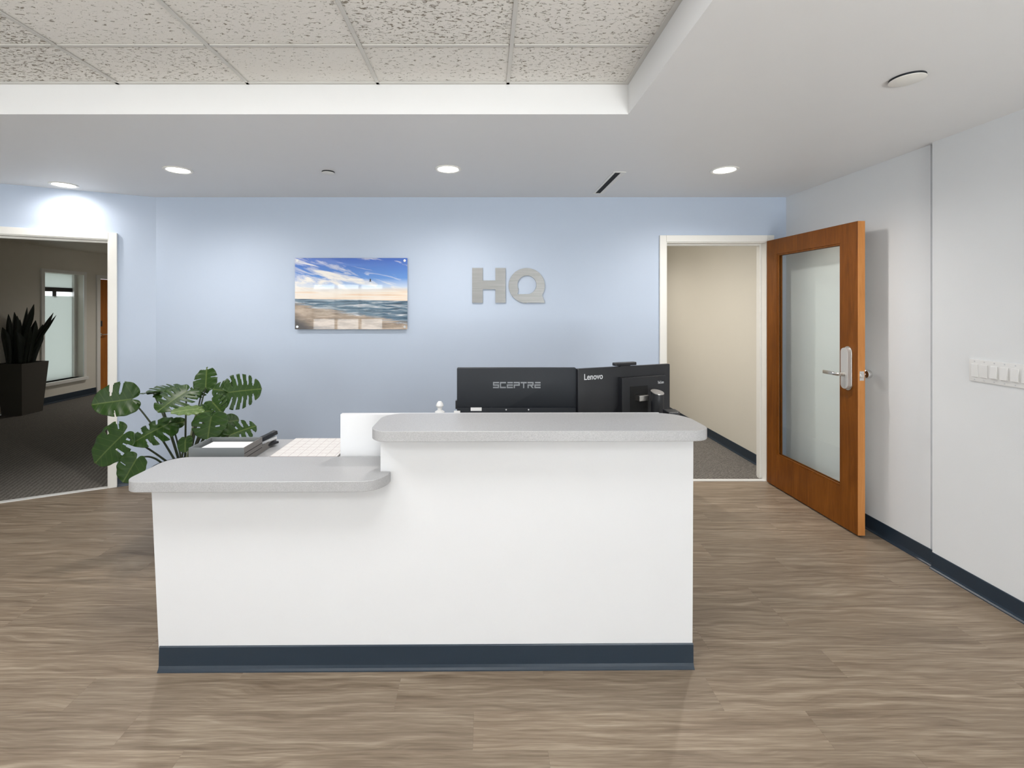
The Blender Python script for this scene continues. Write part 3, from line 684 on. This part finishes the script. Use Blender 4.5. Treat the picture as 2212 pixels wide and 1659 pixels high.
# ---- sprinkler covers
def cover(px, py, r, label):
    Y = (SOF-E)*F_/(PY-py); X = (px-PX)/F_*Y
    t = thing('sprinkler_cover', (X, Y, SOF), label, 'sprinkler cover', group='sprinkler covers in the soffit')
    link('cover_plate', lathe([(0, -0.011), (r*0.97, -0.011), (r, -0.0105), (r, -0.0085), (0, -0.0085)]), M['trim'], t, smooth=True)
    link('cover_neck', cyl(r*0.985, -0.0085, 0.0, n=40), M['slate'], t, smooth=True)
cover(709, 371, 0.043, 'small round white sprinkler cover between two ceiling lights')
cover(1960, 168, 0.060, 'large round white sprinkler cover near the right wall')

# ---- slot diffuser
vt = thing('air_vent', (0.925, 3.51, SOF), 'narrow white linear air vent with black slot in the soffit', 'air vent')
for (a, c, y0, y1) in ((-0.045, -0.028, -0.31, 0.31), (0.012, 0.045, -0.31, 0.31), (-0.028, 0.012, -0.31, -0.295), (-0.028, 0.012, 0.295, 0.31)):
    link('vent_frame', box(a, c, y0, y1, -0.004, 0, bev=0.001, seg=1), M['trim'], vt)
link('vent_slot', box(-0.028, 0.012, -0.295, 0.295, -0.001, 0.0), M['dark'], vt)

# ---- light switch plate
sp = thing('switch_plate', (RXN, 2.427, 1.102), 'white multi-gang light switch plate on the right wall', 'light switch')
GN = 6; GW = 0.0462; PLH = 0.114
link('plate', box(-0.007, 0, -GN*GW-0.012, 0, 0, PLH, bev=0.003), M['whitep'], sp, smooth=True)
for i in range(GN):
    yc = -(0.006+GW*(i+0.5))
    sw = link('rocker', box(-0.010, -0.0068, yc-0.0165, yc+0.0165, 0.024, 0.090, bev=0.0015), M['whitep'], sp)
    if i >= 2:
        b = bmesh.new()
        v0 = [b.verts.new(q) for q in ((-0.0098, yc-0.015, 0.028), (-0.0098, yc+0.015, 0.028), (-0.0165, yc+0.015, 0.028), (-0.0165, yc-0.015, 0.028), (-0.0098, yc-0.015, 0.086), (-0.0098, yc+0.015, 0.086), (-0.0115, yc+0.015, 0.086), (-0.0115, yc-0.015, 0.086))]
        for f in [(0,1,2,3),(4,7,6,5),(0,4,5,1),(1,5,6,2),(2,6,7,3),(3,7,4,0)]: b.faces.new([v0[q] for q in f])
        bmesh.ops.recalc_face_normals(b, faces=b.faces)
        link('paddle', b, M['whitep'], sw)
    for z in (0.010, 0.104): link('screw', cyl(0.0032, 0.0, 0.001, M=tr(-0.007, yc, z) @ rot('Y', -90), n=12), M['silver'], sp)

# ---- monitors
def text_mesh(s, size, font_off=0):
    cu = bpy.data.curves.new('txt', 'FONT'); cu.body = s; cu.size = size; cu.extrude = 0.0004; cu.offset = font_off
    o = bpy.data.objects.new('tmp', cu); COL.objects.link(o); bpy.context.view_layer.update()
    me = bpy.data.meshes.new_from_object(o.evaluated_get(bpy.context.evaluated_depsgraph_get())); me.name = 'lettering'
    bpy.data.objects.remove(o); bpy.data.curves.remove(cu); return me
def fit(me, x0, x1, z0, z1, y):
    """stand the flat text up in the local xz plane facing -y, filling a rectangle"""
    xs_ = [v.co.x for v in me.vertices]; ys_ = [v.co.y for v in me.vertices]
    fx = (x1-x0)/(max(xs_)-min(xs_)); fz = (z1-z0)/(max(ys_)-min(ys_)); mx, my = min(xs_), min(ys_)
    for v in me.vertices: v.co = (x0+(v.co.x-mx)*fx, y-v.co.z, z0+(v.co.y-my)*fz)
    return me
mA, mB = PW(987, 795, 2.42), PW(1245, 795, 2.42)
wA = mB.x-mA.x; zt = mA.z
mon = thing('monitor', (mA.x, 2.42, 0.757), 'large charcoal monitor seen from behind, wide lettering across its back', 'monitor')
hA = zt-0.757
def lz(py, Y=2.42): return E-(py-PY)/F_*Y-0.757
link('back_shell', prism(rrect(0, wA, 0.05, hA, (0.005,)*4, 4), 0.0, 0.035, M=Matrix(((1,0,0,0),(0,0,1,0),(0,1,0,0),(0,0,0,1))), bev=0.003), M['slate'], mon, smooth=True)
b = prism([(0.004, 0.0), (0.004, -0.016), (0.012, -0.022), (wA-0.02, -0.022), (wA-0.006, -0.016), (wA-0.004, 0.0)], 0.06, lz(879), bev=0.004)
link('lower_bulge', b, M['slate'], mon, smooth=True)
link('side_connector', box(-0.008, 0.004, 0.002, 0.03, lz(884), lz(866), bev=0.002), M['black'], mon)
link('screen', box(0.008, wA-0.008, 0.035, 0.037, 0.06, hA-0.008), M['dark'], mon)
link('stand_neck', box(wA/2-0.04, wA/2+0.04, 0.002, 0.03, 0.01, 0.12), M['black'], mon)
link('stand_base', prism(rrect(wA/2-0.13, wA/2+0.13, -0.06, 0.12, (0.02,)*4), 0.0, 0.012), M['black'], mon)
link('sticker', box(lxa := (1017-987)/F_*2.42, (1040.5-987)/F_*2.42, -0.0232, -0.022, lz(885.5), lz(878.2)), M['paper'], mon)
for px in (1093, 1141): link('screw', cyl(0.004, 0, 0.0015, M=tr((px-987)/F_*2.42, -0.0218, lz(883)) @ rot('X', 90), n=10), M['silver'], mon)
# squared-off techno lettering, one polygon set per character
def techno(ch):
    s = 0.2; r = []
    if ch == 'S': r = [(0, .62, 1, .8), (0, .31, .2, .8), (0, .31, 1, .49), (.8, 0, 1, .49), (0, 0, 1, .18)]
    if ch == 'C': r = [(0, .62, 1, .8), (0, 0, .2, .8), (0, 0, 1, .18)]
    if ch == 'E': r = [(.1, .62, 1, .8), (0, .31, 1, .49), (0, 0, .2, .49), (0, 0, 1, .18)]
    if ch == 'P': r = [(0, .62, 1, .8), (.8, .31, 1, .8), (0, .31, 1, .49), (0, 0, .2, .49)]
    if ch == 'T': r = [(0, .62, 1, .8), (.4, 0, .6, .8)]
    if ch == 'R': r = [(0, .62, 1, .8), (.8, .31, 1, .8), (0, .31, 1, .49), (0, 0, .2, .49)]
    return r
Lx0, Lx1 = (1064-987)/F_*2.42, (1168.5-987)/F_*2.42; Lz0, Lz1 = lz(838.5), lz(825)
b = bmesh.new(); cw = (Lx1-Lx0)/7
for i, ch in enumerate('SCEPTRE'):
    q = 0
    for (a, z0, c, z1) in techno(ch):
        q += 1
        xa, xb = Lx0+cw*(i+0.06+a*0.88), Lx0+cw*(i+0.06+c*0.88)
        za, zb = Lz0+(Lz1-Lz0)*z0/0.8, Lz0+(Lz1-Lz0)*z1/0.8
        add_box(b, xa, xb, -0.0006-q*0.00004, 0.0002, za, zb)
    if ch == 'R':
        gx = lambda a: Lx0+cw*(i+0.06+a*0.88)
        gz = lambda z: Lz0+(Lz1-Lz0)*z/0.8
        merge(b, xzprism([(gx(.42), gz(.33)), (gx(.70), gz(.33)), (gx(1.04), gz(0)), (gx(.76), gz(0))], -0.0009, 0.0002))
link('lettering', b, M['greyprint'], mon)['label'] = 'grey squared lettering'
mR0, mR1 = PW(1249, 797, 2.40), PW(1447, 786, 2.613)
d = Vector((mR1.x-mR0.x, mR1.y-mR0.y, 0)); wR = d.length; aR = math.atan2(d.y, d.x)
m2 = thing('all_in_one_computer', (mR0.x, mR0.y, 0.757), 'black angled computer screen seen from behind with round stand post', 'computer', rotz=aR)
hR = mR0.z-0.757
XZ = Matrix(((1,0,0,0),(0,0,1,0),(0,1,0,0),(0,0,0,1)))
link('back_shell', prism(rrect(0, wR, 0.04, hR, (0.005,)*4, 4), 0.0, 0.022, M=XZ, bev=0.002), M['black'], m2, smooth=True)
def rl(px, py):   # local x,z on the angled back for a pixel
    lo_, hi = 0.0, wR*1.1
    for _ in range(40):
        mid = (lo_+hi)/2; p = mR0+d.normalized()*mid
        if PX+p.x/p.y*F_ < px: lo_ = mid
        else: hi = mid
    p = mR0+d.normalized()*mid
    return mid, E-(py-PY)/F_*p.y-0.757
x0, z1 = rl(1335, 815); x1, _ = rl(1429, 815)
bx_ = link('computer_box', box(x0, x1, -0.035, 0.0, 0.06, z1, bev=0.003), M['black'], m2)
xa, za = rl(1352, 833); xb, _ = rl(1380, 833)
link('cable_recess', box(xa, xb+0.03, -0.0365, -0.034, 0.08, za), M['dark'], bx_)
link('bracket', box(rl(1362, 855)[0], rl(1382, 850)[0], -0.075, -0.036, rl(1362, 862)[1], rl(1362, 850)[1], bev=0.003), M['nickel'], m2)
xc, zc = rl(1396, 840)
cy_ = cyl(0.033, 0.02, zc, M=tr(xc-0.015, -0.105, 0), n=40)
for v in cy_.verts:
    if v.co.z > 0.1: v.co.z += (v.co.y+0.105)*0.25
link('stand_post', cy_, M['black'], m2, smooth=True)
tc = cyl(0.0335, zc, zc+0.003, M=tr(xc-0.015, -0.105, 0), n=40)
for v in tc.verts: v.co.z += (v.co.y+0.105)*0.25
link('post_cap', tc, M['nickel'], m2)['label'] = 'brushed metal cap of the stand post'
link('stand_base', prism(rrect(xc-0.16, xc+0.14, -0.16, 0.10, (0.02,)*4), 0.0, 0.014), M['black'], m2)
link('screen', box(0.006, wR-0.006, 0.022, 0.024, 0.05, hR-0.006), M['dark'], m2)
x0, z1 = rl(1262, 808); x1, z0 = rl(1302, 818.5)
linkm('lettering', fit(text_mesh('Lenovo', 0.02, 0.00025), x0, x1, z0, z1, -0.0005), M['silver'], m2)['label'] = 'silver lettering'
x0, z1 = rl(1411, 821); x1, z0 = rl(1424, 826)
linkm('lettering', fit(text_mesh('ThinkCentre', 0.01), x0, x1, z0, z1, -0.0358), M['silver'], m2)['label'] = 'small silver lettering'
wx0, wz = rl(1328, 790); wx1, _ = rl(1374, 790)
wc = thing('webcam', m2.matrix_basis @ Vector(((wx0+wx1)/2, 0.011, hR)), 'small black webcam clipped on top of the angled screen', 'webcam', rotz=aR)
hw = (wx1-wx0)/2
link('webcam_body', box(-hw, hw, -0.018, 0.014, 0.004, 0.022, bev=0.006, seg=3), M['black'], wc, smooth=True)
link('webcam_clip', box(-hw*0.5, hw*0.45, -0.012, 0.012, 0, 0.005), M['black'], wc)

# ---- black slab behind the counter at right, small white knob, letter tray, calendar
p = PW(1449, 888, 2.25)
bs = thing('desk_block', (p.x-0.02, 2.22, 0.757), 'low black wedge-ended block just showing behind the upper counter at its right end', 'block')
hb = p.z-0.757
link('block_body', prism([(0, 0), (0.045, 0), (0.06, 0.02), (0.06, 0.08), (0, 0.08)], 0, hb, bev=0.004), M['black'], bs)
link('block_foot', box(0.004, 0.05, 0.006, 0.074, 0, 0.004), M['slate'], bs)
p = PW(950, 890, 2.32)
kn = thing('white_desk_figure', (p.x, 2.32, 0.757), 'small white knob-headed stand peeking over the upper counter', 'stand')
zt_ = lambda py: E-(py-PY)/F_*2.32-0.757
link('figure_base', lathe([(0, 0), (0.035, 0), (0.035, 0.008), (0.012, 0.014), (0.010, zt_(893)), (0.024, zt_(892)), (0.024, zt_(889)), (0.012, zt_(886)), (0.010, zt_(880)), (0, zt_(880))]), M['whitep'], kn, smooth=True)
link('figure_head', lathe([(0, zt_(880.5)), (0.014, zt_(880)), (0.019, zt_(876)), (0.015, zt_(871)), (0.008, zt_(867)), (0, zt_(866.5))]), M['whitep'], kn, smooth=True)
p = PW(986, 888, 2.40)
wcard = tag(link('note_card', box(p.x-0.012, p.x+0.02, 2.385, 2.392, 0.757, p.z+0.004, bev=0.001), M['paper']), 'white card edge just left of the charcoal monitor', 'card')

tray = thing('letter_tray', (-1.375, 2.14, 0.757), 'grey desk letter tray with rear compartment, on the work surface', 'letter tray')
b = bmesh.new(); w, dp, hh = 0.255, 0.177, 0.079
link('tray_bottom', box(0, w, 0, 0.332, 0, 0.003), M['greyp'], tray)
link('front_wall', box(0, w, 0, 0.004, 0.003, hh), M['greyp'], tray)
link('side_wall', box(0, 0.004, 0.004, dp, 0.003, hh), M['greyp'], tray)
link('side_wall', box(w-0.004, w, 0.004, dp, 0.003, hh), M['brownp'], tray)
link('divider', box(0.004, w-0.004, dp-0.004, dp, 0.003, hh), M['greyp'], tray)
link('side_wall', box(w-0.004, w, dp, 0.332, 0.003, 0.036), M['brownp'], tray)
link('side_wall', box(0, 0.004, dp, 0.332, 0.003, 0.036), M['greyp'], tray)
link('back_wall', box(0.004, w-0.004, 0.328, 0.332, 0.003, 0.036), M['greyp'], tray)
for z in (0.028, 0.05): link('side_groove', box(w, w+0.0008, 0.006, dp-0.004, z, z+0.002), M['dark'], tray)
pp = thing('paper_stack', (-1.375, 2.14, 0.760), 'stack of white paper lying in the grey letter tray', 'paper')
link('paper_sheets', box(0.022, w-0.010, 0.008, dp-0.022, 0, 0.058), M['paper'], pp)
link('top_sheet', box(0.022, w-0.012, 0.009, dp-0.020, 0.0582, 0.0588), M['paper'], pp)
st = thing('stapler', (-1.165, 2.33, 0.770), 'black and grey stapler sticking up from the tray rear compartment', 'stapler')
R_ = tr(0, 0, 0) @ rot('Z', 62)
link('stapler_base', box(0, 0.13, -0.016, 0.016, 0.0, 0.012, M=R_, bev=0.004), M['black'], st)
link('stapler_magazine', box(0.0, 0.125, -0.010, 0.010, 0.012, 0.026, M=R_ @ rot('Y', -6), bev=0.002), M['silver'], st)
link('stapler_arm', box(-0.005, 0.13, -0.015, 0.015, 0.026, 0.046, M=R_ @ rot('Y', -10), bev=0.006), M['slate'], st, smooth=True)
link('stapler_cap', box(0.105, 0.132, -0.0155, 0.0155, 0.026, 0.047, M=R_ @ rot('Y', -10), bev=0.005), M['black'], st)
cal = thing('desk_calendar', (-1.05, 2.245, 0.757), 'large printed desk calendar pad beside the letter tray', 'calendar')
link('calendar_pages', prism([(0, 0), (0.327, 0), (0.327, 0.31), (0, 0.31)], 0, 0.006), M['calendar'], cal)
link('calendar_backing', box(-0.002, 0.331, -0.002, 0.312, 0, 0.0015), M['brownp'], cal)

# ---- monstera
PB = Vector((-1.92, 2.95, 0))
mt = thing('monstera_plant', PB, 'leafy green monstera plant with split leaves in a black floor pot', 'plant')
link('pot', lathe([(0, 0), (0.125, 0), (0.135, 0.01), (0.172, 0.46), (0.182, 0.465), (0.182, 0.485), (0.168, 0.485), (0.160, 0.44), (0, 0.44)]), M['pot'], mt, smooth=True)
link('soil', lathe([(0, 0.452), (0.08, 0.455), (0.158, 0.442), (0.158, 0.44), (0, 0.44)]), M['soil'], mt, smooth=True)
def leaf_mesh(L, Wd, slits, holes, fold, droop, ripple):
    NA, NV = 90, 12
    b = bmesh.new()
    def marg(a):
        # a 0..1 from the notch round the basal lobe to the tip
        pts_ = [(0, 0.0, -0.03), (0.08, 0.16, -0.20), (0.17, 0.42, -0.24), (0.30, 0.78, -0.13), (0.44, 0.98, 0.10), (0.60, 0.98, 0.38), (0.76, 0.80, 0.66), (0.90, 0.46, 0.90), (1.0, 0.0, 1.0)]
        for i in range(len(pts_)-1):
            if a <= pts_[i+1][0]:
                p0 = pts_[max(i-1, 0)]; p1 = pts_[i]; p2 = pts_[i+1]; p3 = pts_[min(i+2, len(pts_)-1)]
                t = (a-p1[0])/(p2[0]-p1[0])
                cr_ = lambda q: 0.5*((2*p1[q])+(-p0[q]+p2[q])*t+(2*p0[q]-5*p1[q]+4*p2[q]-p3[q])*t*t+(-p0[q]+3*p1[q]-3*p2[q]+p3[q])*t**3)
                return max(0, cr_(1))*Wd/2, cr_(2)*L
        return 0, L
    def rib(a): return L*max(0.0, (a-0.25)/0.75)*0.97
    for s in (-1, 1):
        g = []
        for i in range(NA+1):
            a = i/NA; mx, my = marg(a); ry = rib(a); rowv = []
            for j in range(NV+1):
                v = j/NV; x = mx*v; yy = ry+(my-ry)*(v**1.15)
                z = fold*x - droop*L*max(0, yy/L)**2 - droop*0.5*Wd*(x/(Wd/2))**2 + ripple*math.sin(a*38+s)*v*v*L*0.02
                rowv.append(b.verts.new((s*x, yy, z)))
            g.append(rowv)
        for i in range(NA):
            for j in range(NV):
                a = (i+0.5)/NA; v = (j+0.5)/NV; drop = False
                for (sd, c, h, v0) in slits:
                    if sd in (0, s) and v > v0 and abs(a-c) < h*(0.45+0.55*(v-v0)/(1-v0)): drop = True
                for (sd, c, h, va, vb) in holes:
                    if sd in (0, s) and va < v < vb and abs(a-c) < h: drop = True
                if not drop:
                    f = (g[i][j], g[i+1][j], g[i+1][j+1], g[i][j+1])
                    b.faces.new(f if s < 0 else f[::-1])
    bmesh.ops.remove_doubles(b, verts=b.verts, dist=L*0.0015)
    loose = [v for v in b.verts if not v.link_faces]; bmesh.ops.delete(b, geom=loose, context='VERTS')
    bmesh.ops.recalc_face_normals(b, faces=b.faces)
    return b
def crop(cx, cy, Y): return PW(180+cx/5.027, 780+cy/5.027, Y)
FULL = [(0, .36, .022, .35), (0, .47, .024, .30), (0, .58, .026, .30), (0, .69, .028, .32), (0, .80, .03, .36)]
HALF = [(0, .45, .022, .42), (0, .60, .028, .34), (0, .74, .03, .36)]
def put_leaf(base, Yb, tip, Yt, wpx, nrm, slits, holes=(), fold=0.15, droop=0.08, rootx=0.0, rooty=0.0, mat='leaf', stem='stem', sag=0.06, ripple=1.0):
    B, T = crop(*base, Yb), crop(*tip, Yt)
    yax = (T-B); L = yax.length; yax.normalize()
    nz = Vector(nrm); nz = (nz-yax*nz.dot(yax)).normalized(); xax = yax.cross(nz)
    Wd = wpx/5.027/F_*(Yb+Yt)/2
    Mx = Matrix.Identity(4); Mx.col[0][:3] = xax; Mx.col[1][:3] = yax; Mx.col[2][:3] = nz; Mx.col[3][:3] = B-PB
    o = link('leaf', leaf_mesh(L, Wd, slits, holes, fold, droop, ripple), M[mat], mt, smooth=False, M=Mx)
    o.data.polygons.foreach_set('use_smooth', [True]*len(o.data.polygons))
    so = o.modifiers.new('thickness', 'SOLIDIFY'); so.thickness = 0.0012; so.offset = 0
    A = Vector((rootx, rooty, 0.45)); C = B-PB
    mid = (A+C)/2+Vector((0, 0, abs(sag)*1.0)); pts_ = []
    for i in range(15):
        t = i/14; pts_.append(A*(1-t)**2+mid*2*t*(1-t)+C*t*t)
    link('stem', tube(pts_, 0.0068, 8, 0.0042), M[stem], mt, smooth=True)
FC = (0.15, -1, 0.35)
# far-left upper leaf, folded along its rib
put_leaf((520, 415), 2.90, (85, 470), 2.78, 400, (0.0, -0.95, 0.4), [(1, .50, .03, .30), (1, .66, .035, .30), (-1, .62, .012, .55)], fold=0.35, droop=0.05, rootx=-0.03)
# big leaf lower left
put_leaf((430, 800), 2.72, (100, 1110), 2.66, 440, (-0.1, -1, 0.35), [(1, .30, .02, .5), (-1, .40, .024, .40), (-1, .54, .026, .34)], [(1, .50, .02, .55, .8), (-1, .3, .02, .4, .7)], fold=0.12, rootx=-0.05, sag=0.03)
# oblique leaf between
put_leaf((910, 690), 2.84, (500, 870), 2.70, 400, (0.15, -0.45, 0.9), HALF, fold=-0.05, droop=0.14, rootx=-0.02, sag=0.02)
# low rounded leaf
put_leaf((575, 1070), 2.66, (420, 1320), 2.62, 330, (-0.05, -1, 0.25), [], [(1, .56, .012, .4, .85)], fold=0.16, droop=0.06, rootx=-0.06, rooty=-0.05, sag=0.10)
# striped upper pair
put_leaf((800, 350), 2.98, (1090, 240), 3.12, 330, (-0.2, -0.75, 0.65), FULL, fold=0.1, droop=0.14, rootx=-0.02, sag=0.05)
put_leaf((1120, 330), 2.92, (800, 520), 2.74, 380, (0.1, -0.75, 0.7), FULL, fold=0.08, droop=0.12, rootx=0.0, sag=0.05)
put_leaf((760, 345), 2.96, (645, 330), 2.86, 210, (0.0, -0.75, 0.65), HALF, fold=0.1, droop=0.12, rootx=-0.02)
# top leaf standing up
put_leaf((1330, 280), 3.02, (1340, 60), 3.10, 240, (0.2, -1, 0.15), [(1, .93, .05, .2), (-1, .93, .05, .2), (0, .60, .02, .45)], fold=0.18, droop=0.03, rootx=0.02)
# big right leaf
put_leaf((1590, 340), 2.98, (1935, 290), 3.04, 420, (0.1, -0.85, 0.55), FULL, fold=0.08, droop=0.10, rootx=0.03, sag=0.04)
put_leaf((1580, 330), 3.00, (1400, 300), 2.98, 240, (-0.1, -0.85, 0.55), HALF, fold=0.1, droop=0.08, rootx=0.03)
put_leaf((1300, 290), 3.06, (1140, 390), 3.00, 230, (0.0, -0.7, 0.7), HALF, fold=0.1, droop=0.12, rootx=0.01)
# centre
put_leaf((1240, 520), 2.80, (950, 540), 2.70, 260, (0.05, -0.25, 0.97), [], fold=0.05, droop=0.10, rootx=0.0, mat='leafl', stem='stemp')
put_leaf((1380, 540), 2.88, (1250, 560), 2.80, 240, (0.0, -0.9, 0.45), HALF, fold=0.12, droop=0.08, rootx=0.02)
put_leaf((1400, 440), 2.92, (1500, 560), 2.86, 260, (0.0, -0.8, 0.6), HALF, fold=0.12, droop=0.08, rootx=0.02)
put_leaf((1390, 610), 2.74, (1340, 850), 2.68, 390, (0.05, -0.95, 0.4), [(1, .62, .03, .5)], [(1, .48, .02, .3, .6), (-1, .6, .02, .3, .6)], fold=0.12, droop=0.10, rootx=0.02)
put_leaf((1600, 800), 2.78, (1880, 690), 2.88, 300, (0.0, -0.8, 0.6), [(0, .50, .04, .25), (0, .66, .04, .22), (0, .82, .04, .25)], fold=0.1, droop=0.08, rootx=0.04)
put_leaf((1560, 660), 2.90, (1690, 640), 2.92, 170, (0.0, -0.9, 0.4), [], fold=0.12, rootx=0.04)
put_leaf((960, 690), 3.02, (1120, 650), 3.05, 150, (0.0, -0.8, 0.6), [], fold=0.1, rootx=-0.01)
put_leaf((1110, 850), 2.78, (1100, 990), 2.74, 170, (0.0, -0.95, 0.3), [], fold=0.12, rootx=0.0, rooty=-0.06, sag=0.0)
put_leaf((1500, 760), 2.84, (1640, 850), 2.80, 220, (0.0, -0.85, 0.5), HALF, fold=0.1, rootx=0.04)

# ---- snake plant in the hall
sx0, sx1, sy0, sy1 = HX+0.012, -6.29, 6.27, 6.66
spn = thing('snake_plant', ((sx0+sx1)/2, (sy0+sy1)/2, 0), 'dark snake plant in a tall tapered square planter in the hall', 'plant')
hx_, hy_ = (sx1-sx0)/2, (sy1-sy0)/2
b = bmesh.new(); loops = []
for (z, s, ins) in ((0, 0.76, 0), (0.71, 1.0, 0), (0.71, 1.0, 0.02), (0.66, 0.98, 0.02)):
    loops.append([b.verts.new((q[0]*(hx_*s-ins), q[1]*(hy_*s-ins), z)) for q in ((-1, -1), (1, -1), (1, 1), (-1, 1))])
b.faces.new(loops[0][::-1]); b.faces.new(loops[-1])
for k_ in range(3):
    for i in range(4): b.faces.new((loops[k_][i], loops[k_][(i+1) % 4], loops[k_+1][(i+1) % 4], loops[k_+1][i]))
link('planter', b, M['planter'], spn)
link('soil', box(-hx_*0.9, hx_*0.9, -hy_*0.9, hy_*0.9, 0.655, 0.675), M['soil'], spn)
def blade(bx0, by0, tx, ty, tz, w, tw):
    b = bmesh.new(); rows = []
    n_ = 12
    for i in range(n_+1):
        t = i/n_; c = Vector((bx0+(tx-bx0)*t**1.4, by0+(ty-by0)*t**1.4, 0.67+(tz-0.67)*t))
        ww = w*(0.55+0.9*t-0.2*t*t)*(1 if t < 0.7 else max(0.02, 1-((t-0.7)/0.3)**1.6))
        a = Vector((math.cos(tw), math.sin(tw), 0)); nn = Vector((-math.sin(tw), math.cos(tw), 0))
        rows.append([b.verts.new(c+a*ww*q+nn*(abs(q)*ww*0.35)) for q in (-0.5, 0, 0.5)])
    for i in range(n_):
        for j in range(2): b.faces.new((rows[i][j], rows[i][j+1], rows[i+1][j+1], rows[i+1][j]))
    o = link('blade_leaf', b, M['snake'], spn, smooth=True)
    so = o.modifiers.new('thickness', 'SOLIDIFY'); so.thickness = 0.004; so.offset = 0
def sl(px, py, Y=6.45):
    p = PW(px, py, Y); return p.x-(sx0+sx1)/2, p.z
for (bpx, tpx, tpy, dyy, w, tw) in ((38, 76, 657, -0.02, 0.080, 0.1), (30, 44, 664, 0.05, 0.065, -0.2), (22, 20, 678, -0.05, 0.06, 0.3), (12, -6, 674, 0.0, 0.10, -0.2), (50, 90, 676, 0.10, 0.055, 0.3), (52, 108, 681, 0.05, 0.04, 0.2),
                               (62, 88, 704, -0.10, 0.055, 0.0), (40, 50, 682, -0.06, 0.07, 0.2), (35, 34, 692, 0.08, 0.09, 0.0), (45, 62, 702, 0.12, 0.09, 0.1), (15, 6, 702, 0.10, 0.08, 0.1), (20, -20, 690, 0.05, 0.06, 0.2), (55, 70, 692, 0.02, 0.08, 0.4), (28, 28, 706, -0.1, 0.11, 0.0), (48, 52, 712, -0.08, 0.12, 0.1), (60, 74, 715, 0.06, 0.09, -0.1)):
    bx0, _ = sl(bpx, 790); tx, tz = sl(tpx, tpy)
    bx0 = max(-hx_*0.75, min(hx_*0.75, bx0)); tx = max(-hx_+0.07, tx)
    blade(bx0, dyy*0.8, tx, dyy*1.6, tz, w*1.15, tw)
